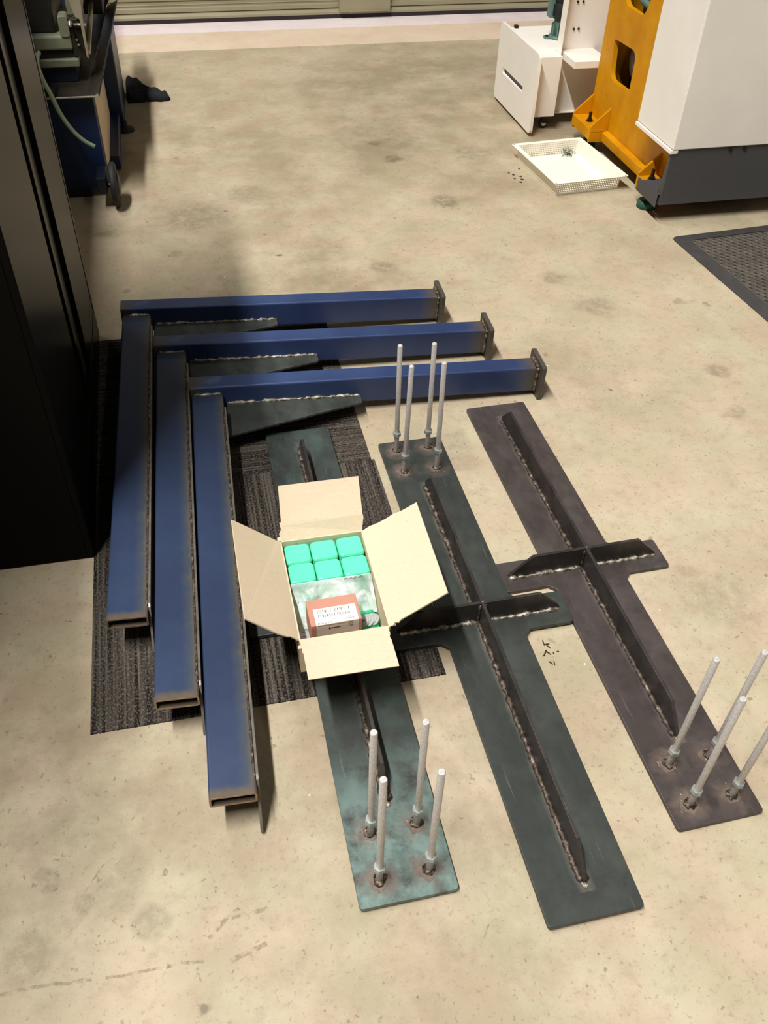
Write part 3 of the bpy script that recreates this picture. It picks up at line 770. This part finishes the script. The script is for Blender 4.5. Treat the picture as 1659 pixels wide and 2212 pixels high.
# terracotta screw packet
PX0, PX1, PY0, PY1, PZ0, PZ1 = .1519, .2678, 1.2424, 1.3186, .1440, .2179
pk = thing('screw_packet', 'terracotta screw packet with white barcode label on the clear bag', 'packet', ((PX0+PX1)/2, (PY0+PY1)/2, PZ0), (0, 0, math.radians(.8)))
hx, hy, hz = (PX1-PX0)/2, (PY1-PY0)/2, PZ1-PZ0
link('carton', box(-hx, hx, -hy, hy, 0, hz), 'terracotta_card', pk, bevel=.002)
lt = link('label', box(-hx+.012, hx-.0075, -hy, -hy+.047, hz, hz+.0003), 'label_white', pk)
lf = link('label_front', box(-hx+.012, hx-.0075, -hy-.0004, -hy, hz-.06, hz), 'label_shaded', pk)
rb = random.Random(9)
for row, y in enumerate((.0375, .0245)):
    lst = []; x = -hx+.021
    while x < hx-.022:
        wv_ = rb.choice((.0006, .0009, .0014)); 
        if rb.random() < .72: lst.append((x, x+wv_, -hy+y-.0042, -hy+y+.0042, hz+.0003, hz+.0005))
        x += wv_ + rb.choice((.0009, .0014, .0026))
    link('barcode', boxes(lst), 'black_print', lt)
def on_top(txt, x, y, s, mat):
    me = text_mesh(txt, s); remap(me, lambda c: Vector((c.x-hx+x, c.y-hy+y, hz+.0004+abs(c.z)))); link('print', me, mat, lt)
def on_front(txt, x, zz, s, mat):
    me = text_mesh(txt, s); remap(me, lambda c: Vector((c.x-hx+x, -hy-.0006-abs(c.z), hz-zz+c.y))); link('print', me, mat, lf)
link('print', boxes([(-hx+x0, -hx+x1, -hy+y, -hy+y+.0012, hz+.0003, hz+.0005) for x0, x1, y in ((.038, .050, .0305), (.055, .078, .0305), (.04, .052, .0165), (.06, .078, .0165), (.045, .058, .0105), (.085, .098, .0125))]), 'faint_print', lt)
on_top('6GA x 3/4"', .0155, .0012, .0075, 'black_print'); on_top('COARSE', .078, .0055, .0058, 'black_print')
on_front('QTY', .084, .011, .0055, 'black_print'); on_front('100', .085, .018, .0065, 'black_print')
link('print', boxes([(-hx+.016, hx-.02, -hy-.0007, -hy-.0004, hz-.0042, hz-.0034)]), 'black_print', lf)
link('screw_drawing', boxes([(-hx+.042, -hx+.066, -hy-.0007, -hy-.0004, hz-.0165, hz-.014), (-hx+.040, -hx+.043, -hy-.0007, -hy-.0004, hz-.0185, hz-.012)]), 'black_print', lf)

# ------------------------------------------------------------------ black cabinet
cab = thing('storage_cabinet', 'tall glossy black metal cabinet with sliding doors at the left', 'cabinet', (-.61, 2.335, 0))
def kp(name, x0, x1, y0, y1, z0, z1, mat='cabinet_black', bev=.002):
    return link(name, box(x0+.61, x1+.61, y0-2.335, y1-2.335, z0, z1), mat, cab, bevel=bev)
kp('body', -.86, -.376, 1.770, 2.905, 0.004, 1.95)
kp('bottom_rail', -.376, -.3585, 1.770, 2.905, .004, .112)
kp('corner_post', -.376, -.3585, 1.770, 1.800, .1125, 1.95)
kp('door', -.376, -.3600, 1.803, 2.272, .114, 1.95)
kp('door_stile', -.376, -.3650, 2.362, 2.402, .114, 1.95)
kp('groove', -.3765, -.3755, 2.272, 2.520, .114, 1.95, 'cabinet_groove', 0)
kp('door', -.376, -.3600, 2.520, 2.880, .114, 1.95)
kp('corner_post', -.376, -.3585, 2.883, 2.905, .1125, 1.95)

# ------------------------------------------------------------------ metal lathe on blue stand
la = thing('metal_lathe', 'blue metal lathe with chip tray behind the black cabinet', 'lathe', (-.62, 4.7, 0))
def lp_(name, me, mat, bev=0.0, smooth=False, par=None):
    remap(me, lambda c: c-Vector((-.62, 4.7, 0))); return link(name, me, mat, par or la, bevel=bev, smooth=smooth)
lp_('front_pedestal', box(-.95, -.316, 4.10, 4.36, .035, .440), 'lathe_blue', .004)
lp_('pedestal_foot', box(-.95, -.40, 4.11, 4.34, .0, .035), 'rubber_black')
lp_('side_panel', box(-.34, -.312, 4.365, 4.93, .06, .43), 'lathe_cream', .003)
lp_('side_panel_strip', box(-.3155, -.311, 4.13, 4.35, .09, .42), 'lathe_cream', .001)
lp_('bottom_rail', box(-.36, -.268, 4.37, 4.95, .012, .075), 'lathe_blue', .004)
lp_('rear_pedestal', box(-.95, -.245, 4.955, 5.50, .01, .440), 'lathe_blue', .006)
# chip tray : floor and sloping rims
def tray_rim(p, q, ztop, zlow, inx, iny, th=.003):
    return slab([(p[0], p[1], ztop), (q[0], q[1], ztop), (q[0]+inx, q[1]+iny, zlow), (p[0]+inx, p[1]+iny, zlow)], th)
TA, TB, TC, TD = (-.287, 4.04), (-.205, 5.50), (-1.0, 5.50), (-1.0, 4.04)
lp_('chip_tray', slab([(-.97, 4.10, .444), (-.335, 4.10, .444), (-.27, 5.46, .444), (-.97, 5.46, .444)], .003), 'oily_steel')
lp_('tray_rim', tray_rim(TA, TB, .470, .444, -.055, 0), 'oily_steel')
lp_('tray_rim', slab([(TD[0], TD[1], .455), (TA[0], TA[1], .455), (-.335, 4.10, .444), (-.97, 4.10, .444)], .003), 'oily_steel')
lp_('tray_rim', slab([(-.205, 5.50, .53), (-1.0, 5.50, .53), (-1.0, 5.46, .444), (-.27, 5.46, .444)], .003), 'lathe_blue')
lp_('tray_lip', sweep([(-1.0, 4.04, .452), (TA[0], TA[1], .452)], .004, 8), 'steel_bright')
lp_('tray_lip', sweep([(TA[0], TA[1], .455), (TB[0], TB[1], .473)], .004, 8), 'lathe_blue')
# bed casting above the tray
lp_('bed_pedestal', box(-.80, -.375, 4.27, 4.62, .445, .507), 'lathe_blue_dark', .003)
lp_('bed_flange', box(-.90, -.357, 4.25, 4.68, .507, .540), 'lathe_green', .005)
lp_('gear_slot', box(-.88, -.362, 4.27, 4.70, .540, .574), 'lathe_dark', .004)
lp_('bed', box(-.90, -.372, 4.255, 4.70, .574, .630), 'lathe_green', .008)
lp_('headstock', box(-.95, -.43, 4.30, 4.95, .630, .95), 'lathe_dark', .01)
lp_('bracket_lug', prism(rrect(-.412, -.372, .625, .705, .012), 4.25, 4.33, 'xz'), 'lathe_green', .003)
lp_('end_plate', box(-.372, -.322, 4.262, 4.30, .545, .690), 'oily_steel', .004)
me = lathe_mesh([(.010, 0), (.011, .004), (.011, .014), (.006, .016), (.006, .045)], 16); remap(me, lambda c: Vector((-.362+c.z, 4.258, .676+c.y)) if False else Vector((-.364+c.x, 4.262-c.z, .676+c.y)))
lp_('knob', me, 'steel_bright', smooth=True)
me = lathe_mesh([(.006, 0), (.006, .05)], 12); remap(me, lambda c: Vector((-.350+c.z, 4.252+c.x, .671+c.y))); lp_('handle_bar', me, 'steel_bright', smooth=True)
for q in ((-.350, .612), (-.346, .592)):
    me = lathe_mesh([(.006, 0), (.006, .006), (.003, .008)], 12); remap(me, lambda c, q=q: Vector((q[0]+c.x, 4.262-c.z, q[1]+c.y))); lp_('screw', me, 'steel_bright', smooth=True)
lp_('front_way', box(-.372, -.312, 4.31, 5.6, .690, .80), 'lathe_green', .006)
lp_('cover_strip', prism([(-.362, .80), (-.304, .80), (-.314, .541), (-.321, .545), (-.323, .692), (-.338, .70)], 4.246, 4.258, 'xz'), 'lathe_grey', .002)
lp_('lead_screw', sweep([(-.318, 4.30, .55), (-.318, 5.5, .55)], .012, 12), 'steel_bright', smooth=True)
lp_('apron', box(-.36, -.262, 5.10, 5.40, .50, .72), 'lathe_dark', .008)
me = lathe_mesh([(.004, 0), (.013, .0), (.013, .010), (.006, .012), (.006, .02)], 20); remap(me, lambda c: Vector((-.262+c.z, 5.22+c.x, .56+c.y))); lp_('hand_wheel', me, 'steel_bright', smooth=True)
hp = [(-.498, 4.0, .578), (-.488, 4.0, .528), (-.472, 4.0, .479), (-.452, 4.0, .405), (-.42, 4.0, .338), (-.382, 4.0, .291), (-.34, 4.0, .262)]
def smooth_path(p, n=6):
    p = [Vector(q) for q in p]; out = []
    for i in range(len(p)-1):
        a, b, c, d = p[max(i-1, 0)], p[i], p[i+1], p[min(i+2, len(p)-1)]
        for k in range(n):
            t = k/n; out.append(.5*((2*b)+(c-a)*t+(2*a-5*b+4*c-d)*t*t+(3*b-a-3*c+d)*t**3))
    return out+[p[-1]]
lp_('drain_hose', sweep(smooth_path([(-.50, 4.14, .60), (-.502, 4.05, .60)] + hp), .0095, 10), 'hose_green', smooth=True)
me = lathe_mesh([(.012, 0), (.085, 0), (.095, .006), (.095, .024), (.085, .03), (.03, .032)], 32); remap(me, lambda c: Vector((-.302+c.z, 3.99+c.x, .096+c.y)))
lp_('castor_wheel', me, 'rubber_black', smooth=True)
me = lathe_mesh([(.02, 0), (.06, 0), (.055, .004), (.02, .010)], 24); remap(me, lambda c: Vector((-.271+c.z, 3.99+c.x, .096+c.y)))
lp_('wheel_hub', me, 'oily_steel', smooth=True)
lp_('wheel_axle', sweep([(-.34, 3.99, .096), (-.29, 3.99, .096)], .012, 10), 'oily_steel')
lp_('axle_bracket', box(-.36, -.318, 3.96, 4.10, .07, .14), 'lathe_blue_dark', .003)
me = lathe_mesh([(.045, 0), (.045, .012), (.03, .02), (.012, .024), (.012, .05)], 24); remap(me, lambda c: Vector((-.245+c.x, 4.905+c.y, c.z))); lp_('levelling_foot', me, 'rubber_black', smooth=True)

# navy rag on the floor
rp = [(-.238, 5.70), (-.225, 5.73), (-.199, 5.69), (-.153, 5.61), (-.124, 5.52), (-.049, 5.435), (.007, 5.365), (.004, 5.335), (-.027, 5.315), (-.126, 5.325), (-.225, 5.31), (-.238, 5.40)]
bm = bmesh.new(); cc = Vector((-.16, 5.48))
rings = []
for k in range(9):
    s_ = 1-k/9*.97; ring = []
    for i in range(48):
        a = i/48*len(rp); i0 = int(a); p = Vector(rp[i0]).lerp(Vector(rp[(i0+1) % len(rp)]), a-i0)
        q = cc + (p-cc)*s_*(1+.06*noise.noise(Vector((i*.8, k*.2, 3))))
        zz = .002 + (k > 0)*(.022+.024*abs(noise.noise(Vector((q.x*26, q.y*16, 4))))+.018*(1-s_))
        ring.append(bm.verts.new((q.x+.16, q.y-5.48, zz)))
    rings.append(ring)
for a, b in zip(rings, rings[1:]):
    for i in range(48): bm.faces.new((a[i], a[(i+1) % 48], b[(i+1) % 48], b[i]))
bm.faces.new(rings[-1]); bm.faces.new(rings[0])
tag(link('rag', fix(bm), 'rag_navy', None, (-.16, 5.48, 0), smooth=True), 'crumpled dark navy rag on the floor beside the lathe', 'rag')

# ------------------------------------------------------------------ machine tool at the right
mt = thing('machine_tool', 'white and yellow machine tool with dark grey skirt at the right', 'machine', (2.6, 3.9, 0))
def mp(name, me, mat, bev=0.0, smooth=False, par=None):
    remap(me, lambda c: c-Vector((2.6, 3.9, 0))); return link(name, me, mat, par or mt, bevel=bev, smooth=smooth)
XB = 2.148
outer = [(4.445, .085), (4.445, .30), (4.45, 1.25), (4.30, 1.25), (4.296, .70), (4.255, .675), (4.085, .672), (4.045, .72), (4.03, 1.25), (3.50, 1.25), (3.50, .085)]
outer = round_poly(outer, [0, 0, 0, 0, .03, .02, .03, .04, 0, 0, 0])
hole = round_poly([(4.322, .517), (4.295, .342), (4.071, .348), (4.076, .526)], [.02, .05, .02, .05])
me = curve2d([outer], [hole], .012); remap(me, lambda c: Vector((XB+.012+c.z, c.x, c.y)))
mp('yellow_casting', me, 'machine_yellow', .003)
mp('casting_side', box(XB+.036, 2.60, 4.405, 4.445, .085, 1.25), 'machine_yellow', .003)
mp('casting_interior', box(XB+.16, 2.70, 3.52, 4.40, .10, .66), 'lathe_dark')
me = lathe_mesh([(.07, 0), (.085, .01), (.085, .10), (.03, .11)], 28); remap(me, lambda c: Vector((XB+.15-c.z, 4.14+c.x, .46+c.y))); mp('pulley', me, 'machine_grey', smooth=True)
mp('base_rail', prism([(XB-.03, .115), (XB, .122), (XB, .085), (XB-.03, .072)], 3.66, 4.21, 'xz'), 'machine_yellow', .002)
def foot(y0, y1, gus):
    ft = link('foot_plate', remap(box(2.05, XB, y0, y1, .115, .130), lambda c: c-Vector((2.6, 3.9, 0))), 'machine_yellow', mt, bevel=.002)
    mp('foot_lip', box(2.05, 2.062, y0, y1, .078, .115), 'machine_yellow', .002)
    for y in gus:
        mp('foot_gusset', prism([(2.052, .130), (2.052, .142), (XB, .228), (XB, .130)], y-.006, y+.006, 'xz'), 'machine_yellow', .0015)
        mp('foot_web', prism([(2.052, .115), (XB, .115), (XB, .062), (2.052, .066)], y-.006, y+.006, 'xz'), 'machine_yellow', .0015)
    yc = (y0+y1)/2
    me = lathe_mesh([(.046, 0), (.046, .026), (.04, .032), (.015, .034), (.015, .115)], 28); remap(me, lambda c: Vector((2.10+c.x, yc+c.y, c.z))); mp('levelling_pad', me, 'pad_green', smooth=True)
    me = lathe_mesh([(.018, 0), (.018, .004), (.0125, .005), (.0125, .014), (.008, .015), (.008, .045)], 6 if False else 12); remap(me, lambda c: Vector((2.095+c.x, yc+c.y, .130+c.z))); mp('levelling_bolt', me, 'bolt_dark')
foot(4.212, 4.445, (4.219, 4.438)); foot(3.53, 3.648, (3.641,))
# white panels and grey skirt
mp('side_panel', box(2.058, 2.066, 3.42, 3.764, .332, 1.45), 'machine_white', .002)
mp('panel_return', box(2.066, XB+.01, 3.755, 3.764, .332, 1.45), 'machine_white', .001)
mp('panel_lip', box(2.050, 2.085, 3.410, 3.766, .313, .3285), 'machine_white', .0015)
mp('front_panel', box(2.058, 3.6, 3.408, 3.419, .331, 1.45), 'machine_white', .003)
mp('skirt', box(2.060, 3.6, 3.416, 3.424, .085, .3295), 'machine_grey', .002)
mp('skirt_end', prism([(3.424, .085), (3.424, .315), (3.43, .315), (3.455, .12), (3.455, .085)], 2.060, 2.066, 'yz'), 'machine_grey', .001)
mp('skirt_ledge', box(2.046, 2.049, 3.424, 3.622, .072, .1315), 'machine_grey', .001)
mp('skirt_shelf', box(2.049, XB, 3.424, 3.585, .1305, .1330), 'machine_grey', .001)
for x in (2.337, 2.406):
    me = lathe_mesh([(.008, 0), (.008, .005), (.005, .007)], 12); remap(me, lambda c, x=x: Vector((x+c.x, 3.416-c.z, .316+c.y))); mp('skirt_bolt', me, 'bolt_dark')
mp('chassis', box(2.20, 3.58, 3.43, 3.50, .34, 1.40), 'lathe_dark')
mp('chassis_base', box(2.30, 3.58, 3.60, 4.38, .0, .085), 'lathe_dark')
# guard sheet with shelf
mp('guard_sheet', box(2.003, 2.42, 4.660, 4.664, .066, 1.25), 'machine_white', .001)
mp('guard_flange', box(2.000, 2.0035, 4.600, 4.664, .062, 1.25), 'machine_white', .001)
mp('guard_lip', box(2.003, 2.30, 4.645, 4.660, .062, .068), 'machine_white', .001)
sh = mp('shelf', box(2.018, 2.205, 4.45, 4.66, .346, .380), 'machine_white', .002)
mp('shelf_bracket', prism([(4.45, .346), (4.52, .346), (4.52, .285), (4.47, .265), (4.45, .30)], 2.196, 2.20, 'yz'), 'machine_white', .001)
for (x, z) in ((2.075, .60), (2.105, .60), (2.075, .475), (2.102, .475)):
    me = lathe_mesh([(.0055, 0), (.0055, .006)], 10); remap(me, lambda c, x=x, z=z: Vector((x+c.x, 4.659-c.z, z+c.y))); mp('screw', me, 'bolt_dark')
me = lathe_mesh([(.007, 0), (.007, .006)], 10); remap(me, lambda c: Vector((2.196-c.z, 4.475+c.x, .285+c.y))); mp('screw', me, 'bolt_dark')
mp('cable_hose', sweep(smooth_path([(2.16, 4.40, 1.2), (2.15, 4.33, .85), (2.17, 4.22, .74), (2.25, 4.15, .66)]), .016, 10), 'pump_green', smooth=True)

# coolant tank on castors
ct = thing('coolant_tank', 'white coolant tank on castors with a slotted front panel', 'tank', (2.1, 4.83, 0))
def cp(name, me, mat, bev=0.0, smooth=False, par=None):
    remap(me, lambda c: c-Vector((2.1, 4.83, 0))); return link(name, me, mat, par or ct, bevel=bev, smooth=smooth)
slot = rrect(4.665, 5.0, .171, .202, .006, 2)
me = curve2d([rrect(4.49, 5.105, .018, .408, .022)], [slot], .008); remap(me, lambda c: Vector((1.848+c.z, c.x, c.y)))
cp('front_panel', me, 'machine_white', .002)
cp('slot_liner', boxes([(1.857, 1.868, 4.655, 5.01, .16, .215)]), 'oily_steel')
cp('tank_body', box(1.870, 2.42, 4.672, 5.09, .078, .380), 'machine_white', .004)
cp('tank_side_bracket', boxes([(1.857, 1.998, 4.560, 4.671, .078, .375)]), 'machine_white', .003)
for (x, y) in ((1.965, 4.62), (1.965, 5.03)):
    me = lathe_mesh([(.008, -.011), (.022, -.011), (.026, -.007), (.026, .007), (.022, .011), (.008, .011)], 24); remap(me, lambda c, x=x, y=y: Vector((x+c.x, y+c.z, .027+c.y)))
    wh = cp('castor_wheel', me, 'rubber_black', smooth=True)
    me = lathe_mesh([(.010, -.0125), (.014, -.0125), (.014, .0125), (.010, .0125)], 20); remap(me, lambda c, x=x, y=y: Vector((x+c.x, y+c.z, .027+c.y)))
    cp('castor_hub', me, 'machine_white', smooth=True)
    cp('castor_fork', boxes([(x-.012, x+.012, y-.017, y-.0135, .03, .075), (x-.012, x+.012, y+.0135, y+.017, .03, .075), (x-.02, x+.02, y-.02, y+.02, .072, .078)]), 'bolt_dark')
cp('sensor_block', box(1.905, 1.925, 5.055, 5.075, .380, .395), 'bolt_dark')
# pump standing on the tank
pu = thing('coolant_pump', 'green coolant pump with black motor standing on the white tank', 'pump', (2.085, 4.86, .3805))
link('base_flange', lathe_mesh([(.058, 0), (.058, .008), (.05, .012), (.03, .014)], 32), 'pump_green', pu, smooth=True)
link('flange_ear', prism(round_poly([(-.085, -.02), (-.085, .02), (-.02, .035), (-.02, -.035)], [.018, .018, 0, 0]), 0, .009), 'pump_green', pu, bevel=.001)
link('ear_bolt', lathe_mesh([(.008, 0), (.008, .006)], 6), 'bolt_dark', pu, (-.068, 0, .009))
link('pump_body', lathe_mesh([(.03, .01), (.028, .05), (.034, .07), (.034, .095)], 28), 'pump_green', pu, smooth=True)
for i in range(5):
    a = math.pi*(.7+.2*i); link('body_fin', box(.028, .045, -.003, .003, .012, .07), 'pump_green', pu, rot=(0, 0, a))
link('motor', lathe_mesh([(.046, .095), (.05, .10), (.05, .17), (.046, .175), (.054, .18), (.054, .24), (.05, .245), (.05, .33), (.04, .34)], 28), 'rubber_black', pu, smooth=True)
link('cooling_rib', boxes([(-.052-.004, -.045, .02+.008*i, .023+.008*i, .11, .165) for i in range(-5, 0)]), 'rubber_black', pu)
link('terminal_box', box(-.074, -.045, -.012, .03, .10, .36), 'pump_green', pu, bevel=.004)

# ------------------------------------------------------------------ perforated chip basket
ck = thing('chip_basket', 'white perforated sheet metal basket on the floor by the machine', 'basket', (1.868, 4.012, 0), (0, 0, math.radians(5)))
A_, B_, Hh = .193, .252, .068
a2, b2 = A_-.024, B_-.026; a3, b3 = a2-.006, b2-.004
link('bottom', box(-a3, a3, -b3, b3, .001, .003), 'tray_white', ck)
for sg in (-1, 1):
    link('long_side', slab([(sg*a3, -b3, .002), (sg*a3, b3, .002), (sg*a2, b2, Hh), (sg*a2, -b2, Hh)], .0012), 'tray_white', ck)
    link('perforated_end', slab([(-a3, sg*b3, .002), (a3, sg*b3, .002), (a2, sg*b2, Hh), (-a2, sg*b2, Hh)], .0008), 'perforated_white', ck)
me = curve2d([rrect(-A_, A_, -B_, B_, .004, 2)], [rrect(-a2, a2, -b2, b2, .002, 2)], .0009); remap(me, lambda c: Vector((c.x, c.y, Hh+c.z)))
rm = link('rim', me, 'tray_white', ck)
for sx_ in (-1, 1):
    for sy_ in (-1, 1): link('rim_hole', lathe_mesh([(.0035, 0), (.0035, .0006)], 10), 'bolt_dark', rm, (sx_*(A_-.01), sy_*(B_-.01), Hh+.0008))
# green swarf clump in the basket's far corner
rs = random.Random(4); bm = bmesh.new()
for k in range(60):
    x, y, z = rs.gauss(0, .016), rs.gauss(0, .014), abs(rs.gauss(0, .012))
    a, e = rs.uniform(0, 6.28), rs.uniform(-.3, .9); l = rs.uniform(.006, .018)
    p = Vector((x, y, z)); d = Vector((math.cos(a)*math.cos(e), math.sin(a)*math.cos(e), math.sin(e)))*l
    if p.z+d.z < 0: d.z = abs(d.z)
    bm.from_mesh(sweep([p, p+d*.5+Vector((rs.uniform(-.003, .003), rs.uniform(-.003, .003), .002)), p+d], .0013, 4))
me = bpy.data.meshes.new('m'); bm.to_mesh(me); bm.free()
sw = tag(link('swarf_clump', me, 'swarf_green', None, (1.955, 4.215, .006)), 'clump of green metal swarf in the white basket corner', 'swarf')

# ------------------------------------------------------------------ rubber mat
MW, ML, BD = 1.0, 1.35, .062
rm_ = thing('rubber_mat', 'black rubber anti-fatigue mat with dimpled surface at the right', 'mat', (2.071, 3.274, 0), (0, 0, math.radians(4.2)))
me = prism(round_poly([(0, 0), (MW, 0), (MW, -ML), (0, -ML)], .035), 0, .003); link('border', me, 'mat_rubber', rm_)
bm = bmesh.new()
o_ = [bm.verts.new((x, y, .003)) for x, y in round_poly([(0.001, -.001), (MW-.001, -.001), (MW-.001, -ML+.001), (.001, -ML+.001)], .035)]
i_ = [bm.verts.new((x, y, .011)) for x, y in round_poly([(BD, -BD), (MW-BD, -BD), (MW-BD, -ML+BD), (BD, -ML+BD)], .004)]
for i in range(len(o_)): bm.faces.new((o_[i], o_[(i+1) % len(o_)], i_[(i+1) % len(o_)], i_[i]))
link('bevelled_edge', fix(bm), 'mat_rubber', rm_)
link('field', box(BD, MW-BD, -ML+BD, -BD, .003, .0085), 'mat_dirty', rm_)
v, f, vp_, fp_ = [], [], [], []
S = .031
ri = 0
y = -BD-.016
K = 8
while y > -ML+BD+.012:
    x = BD+.014+(S/2 if ri % 2 else 0)
    while x < MW-BD-.012:
        n0 = len(v)
        for r_, z_ in ((.0150, .0083), (.0128, .0118), (.0098, .0118), (.0090, .0088)):
            for i in range(K): v.append((x+r_*math.cos(2*math.pi*i/K), y+r_*.82*math.sin(2*math.pi*i/K), z_))
        for k in range(3):
            for i in range(K):
                j = (i+1) % K; f.append((n0+k*K+i, n0+k*K+j, n0+(k+1)*K+j, n0+(k+1)*K+i))
        n1_ = len(vp_)
        for i in range(K): vp_.append((x+.0092*math.cos(2*math.pi*i/K), y+.0092*.82*math.sin(2*math.pi*i/K), .0089))
        fp_.append(tuple(range(n1_, n1_+K)))
        x += S
    y -= S*.84; ri += 1
ob = link('dimples', mesh(v, f), 'mat_dirty', rm_, smooth=True); ob['kind'] = 'stuff'
ob = link('dimple_pits', mesh(vp_, fp_), 'mat_pit', rm_); ob['kind'] = 'stuff'

# ------------------------------------------------------------------ loose metal chips on the floor
rc = random.Random(12)
spots = [(.736, 1.252), (.744, 1.238), (.742, 1.246), (.730, 1.222), (.7365, 1.2205), (.7495, 1.216), (.732, 1.190), (.7405, 1.187), (.762, 1.219), (.7235, 1.214)]
for i, (x, y) in enumerate(spots):
    a = rc.uniform(0, 3.1); l = rc.uniform(.006, .011) if i not in (5, 8, 9) else .003
    d = Vector((math.cos(a), math.sin(a), 0))*l
    p = Vector((0, 0, .0016))
    o = link('metal_chip', sweep([p-d, p-d*.3+Vector((0, 0, .0008)), p+d*.4, p+d], [.0008, .0016, .0015, .0007], 5), 'swarf_rust', None, (x, y, 0), smooth=True)
    tag(o, 'tiny rusty metal chip on the floor between the middle and right crosses', 'metal chip', 'rusty chips between the crosses')
rc = random.Random(21)
for i, (x, y) in enumerate([(1.585, 4.06), (1.60, 4.035), (1.592, 3.99), (1.625, 3.975), (1.607, 3.945), (1.652, 4.10), (1.63, 4.01)]):
    o = link('swarf_crumb', blob(rc.uniform(.004, .009), i+3, .22, 2, .6), 'swarf_dark', None, (x, y, .002), (0, 0, rc.uniform(0, 3)), smooth=True)
    tag(o, 'small dark swarf crumb on the floor left of the white basket', 'swarf crumb', 'dark crumbs beside the basket')
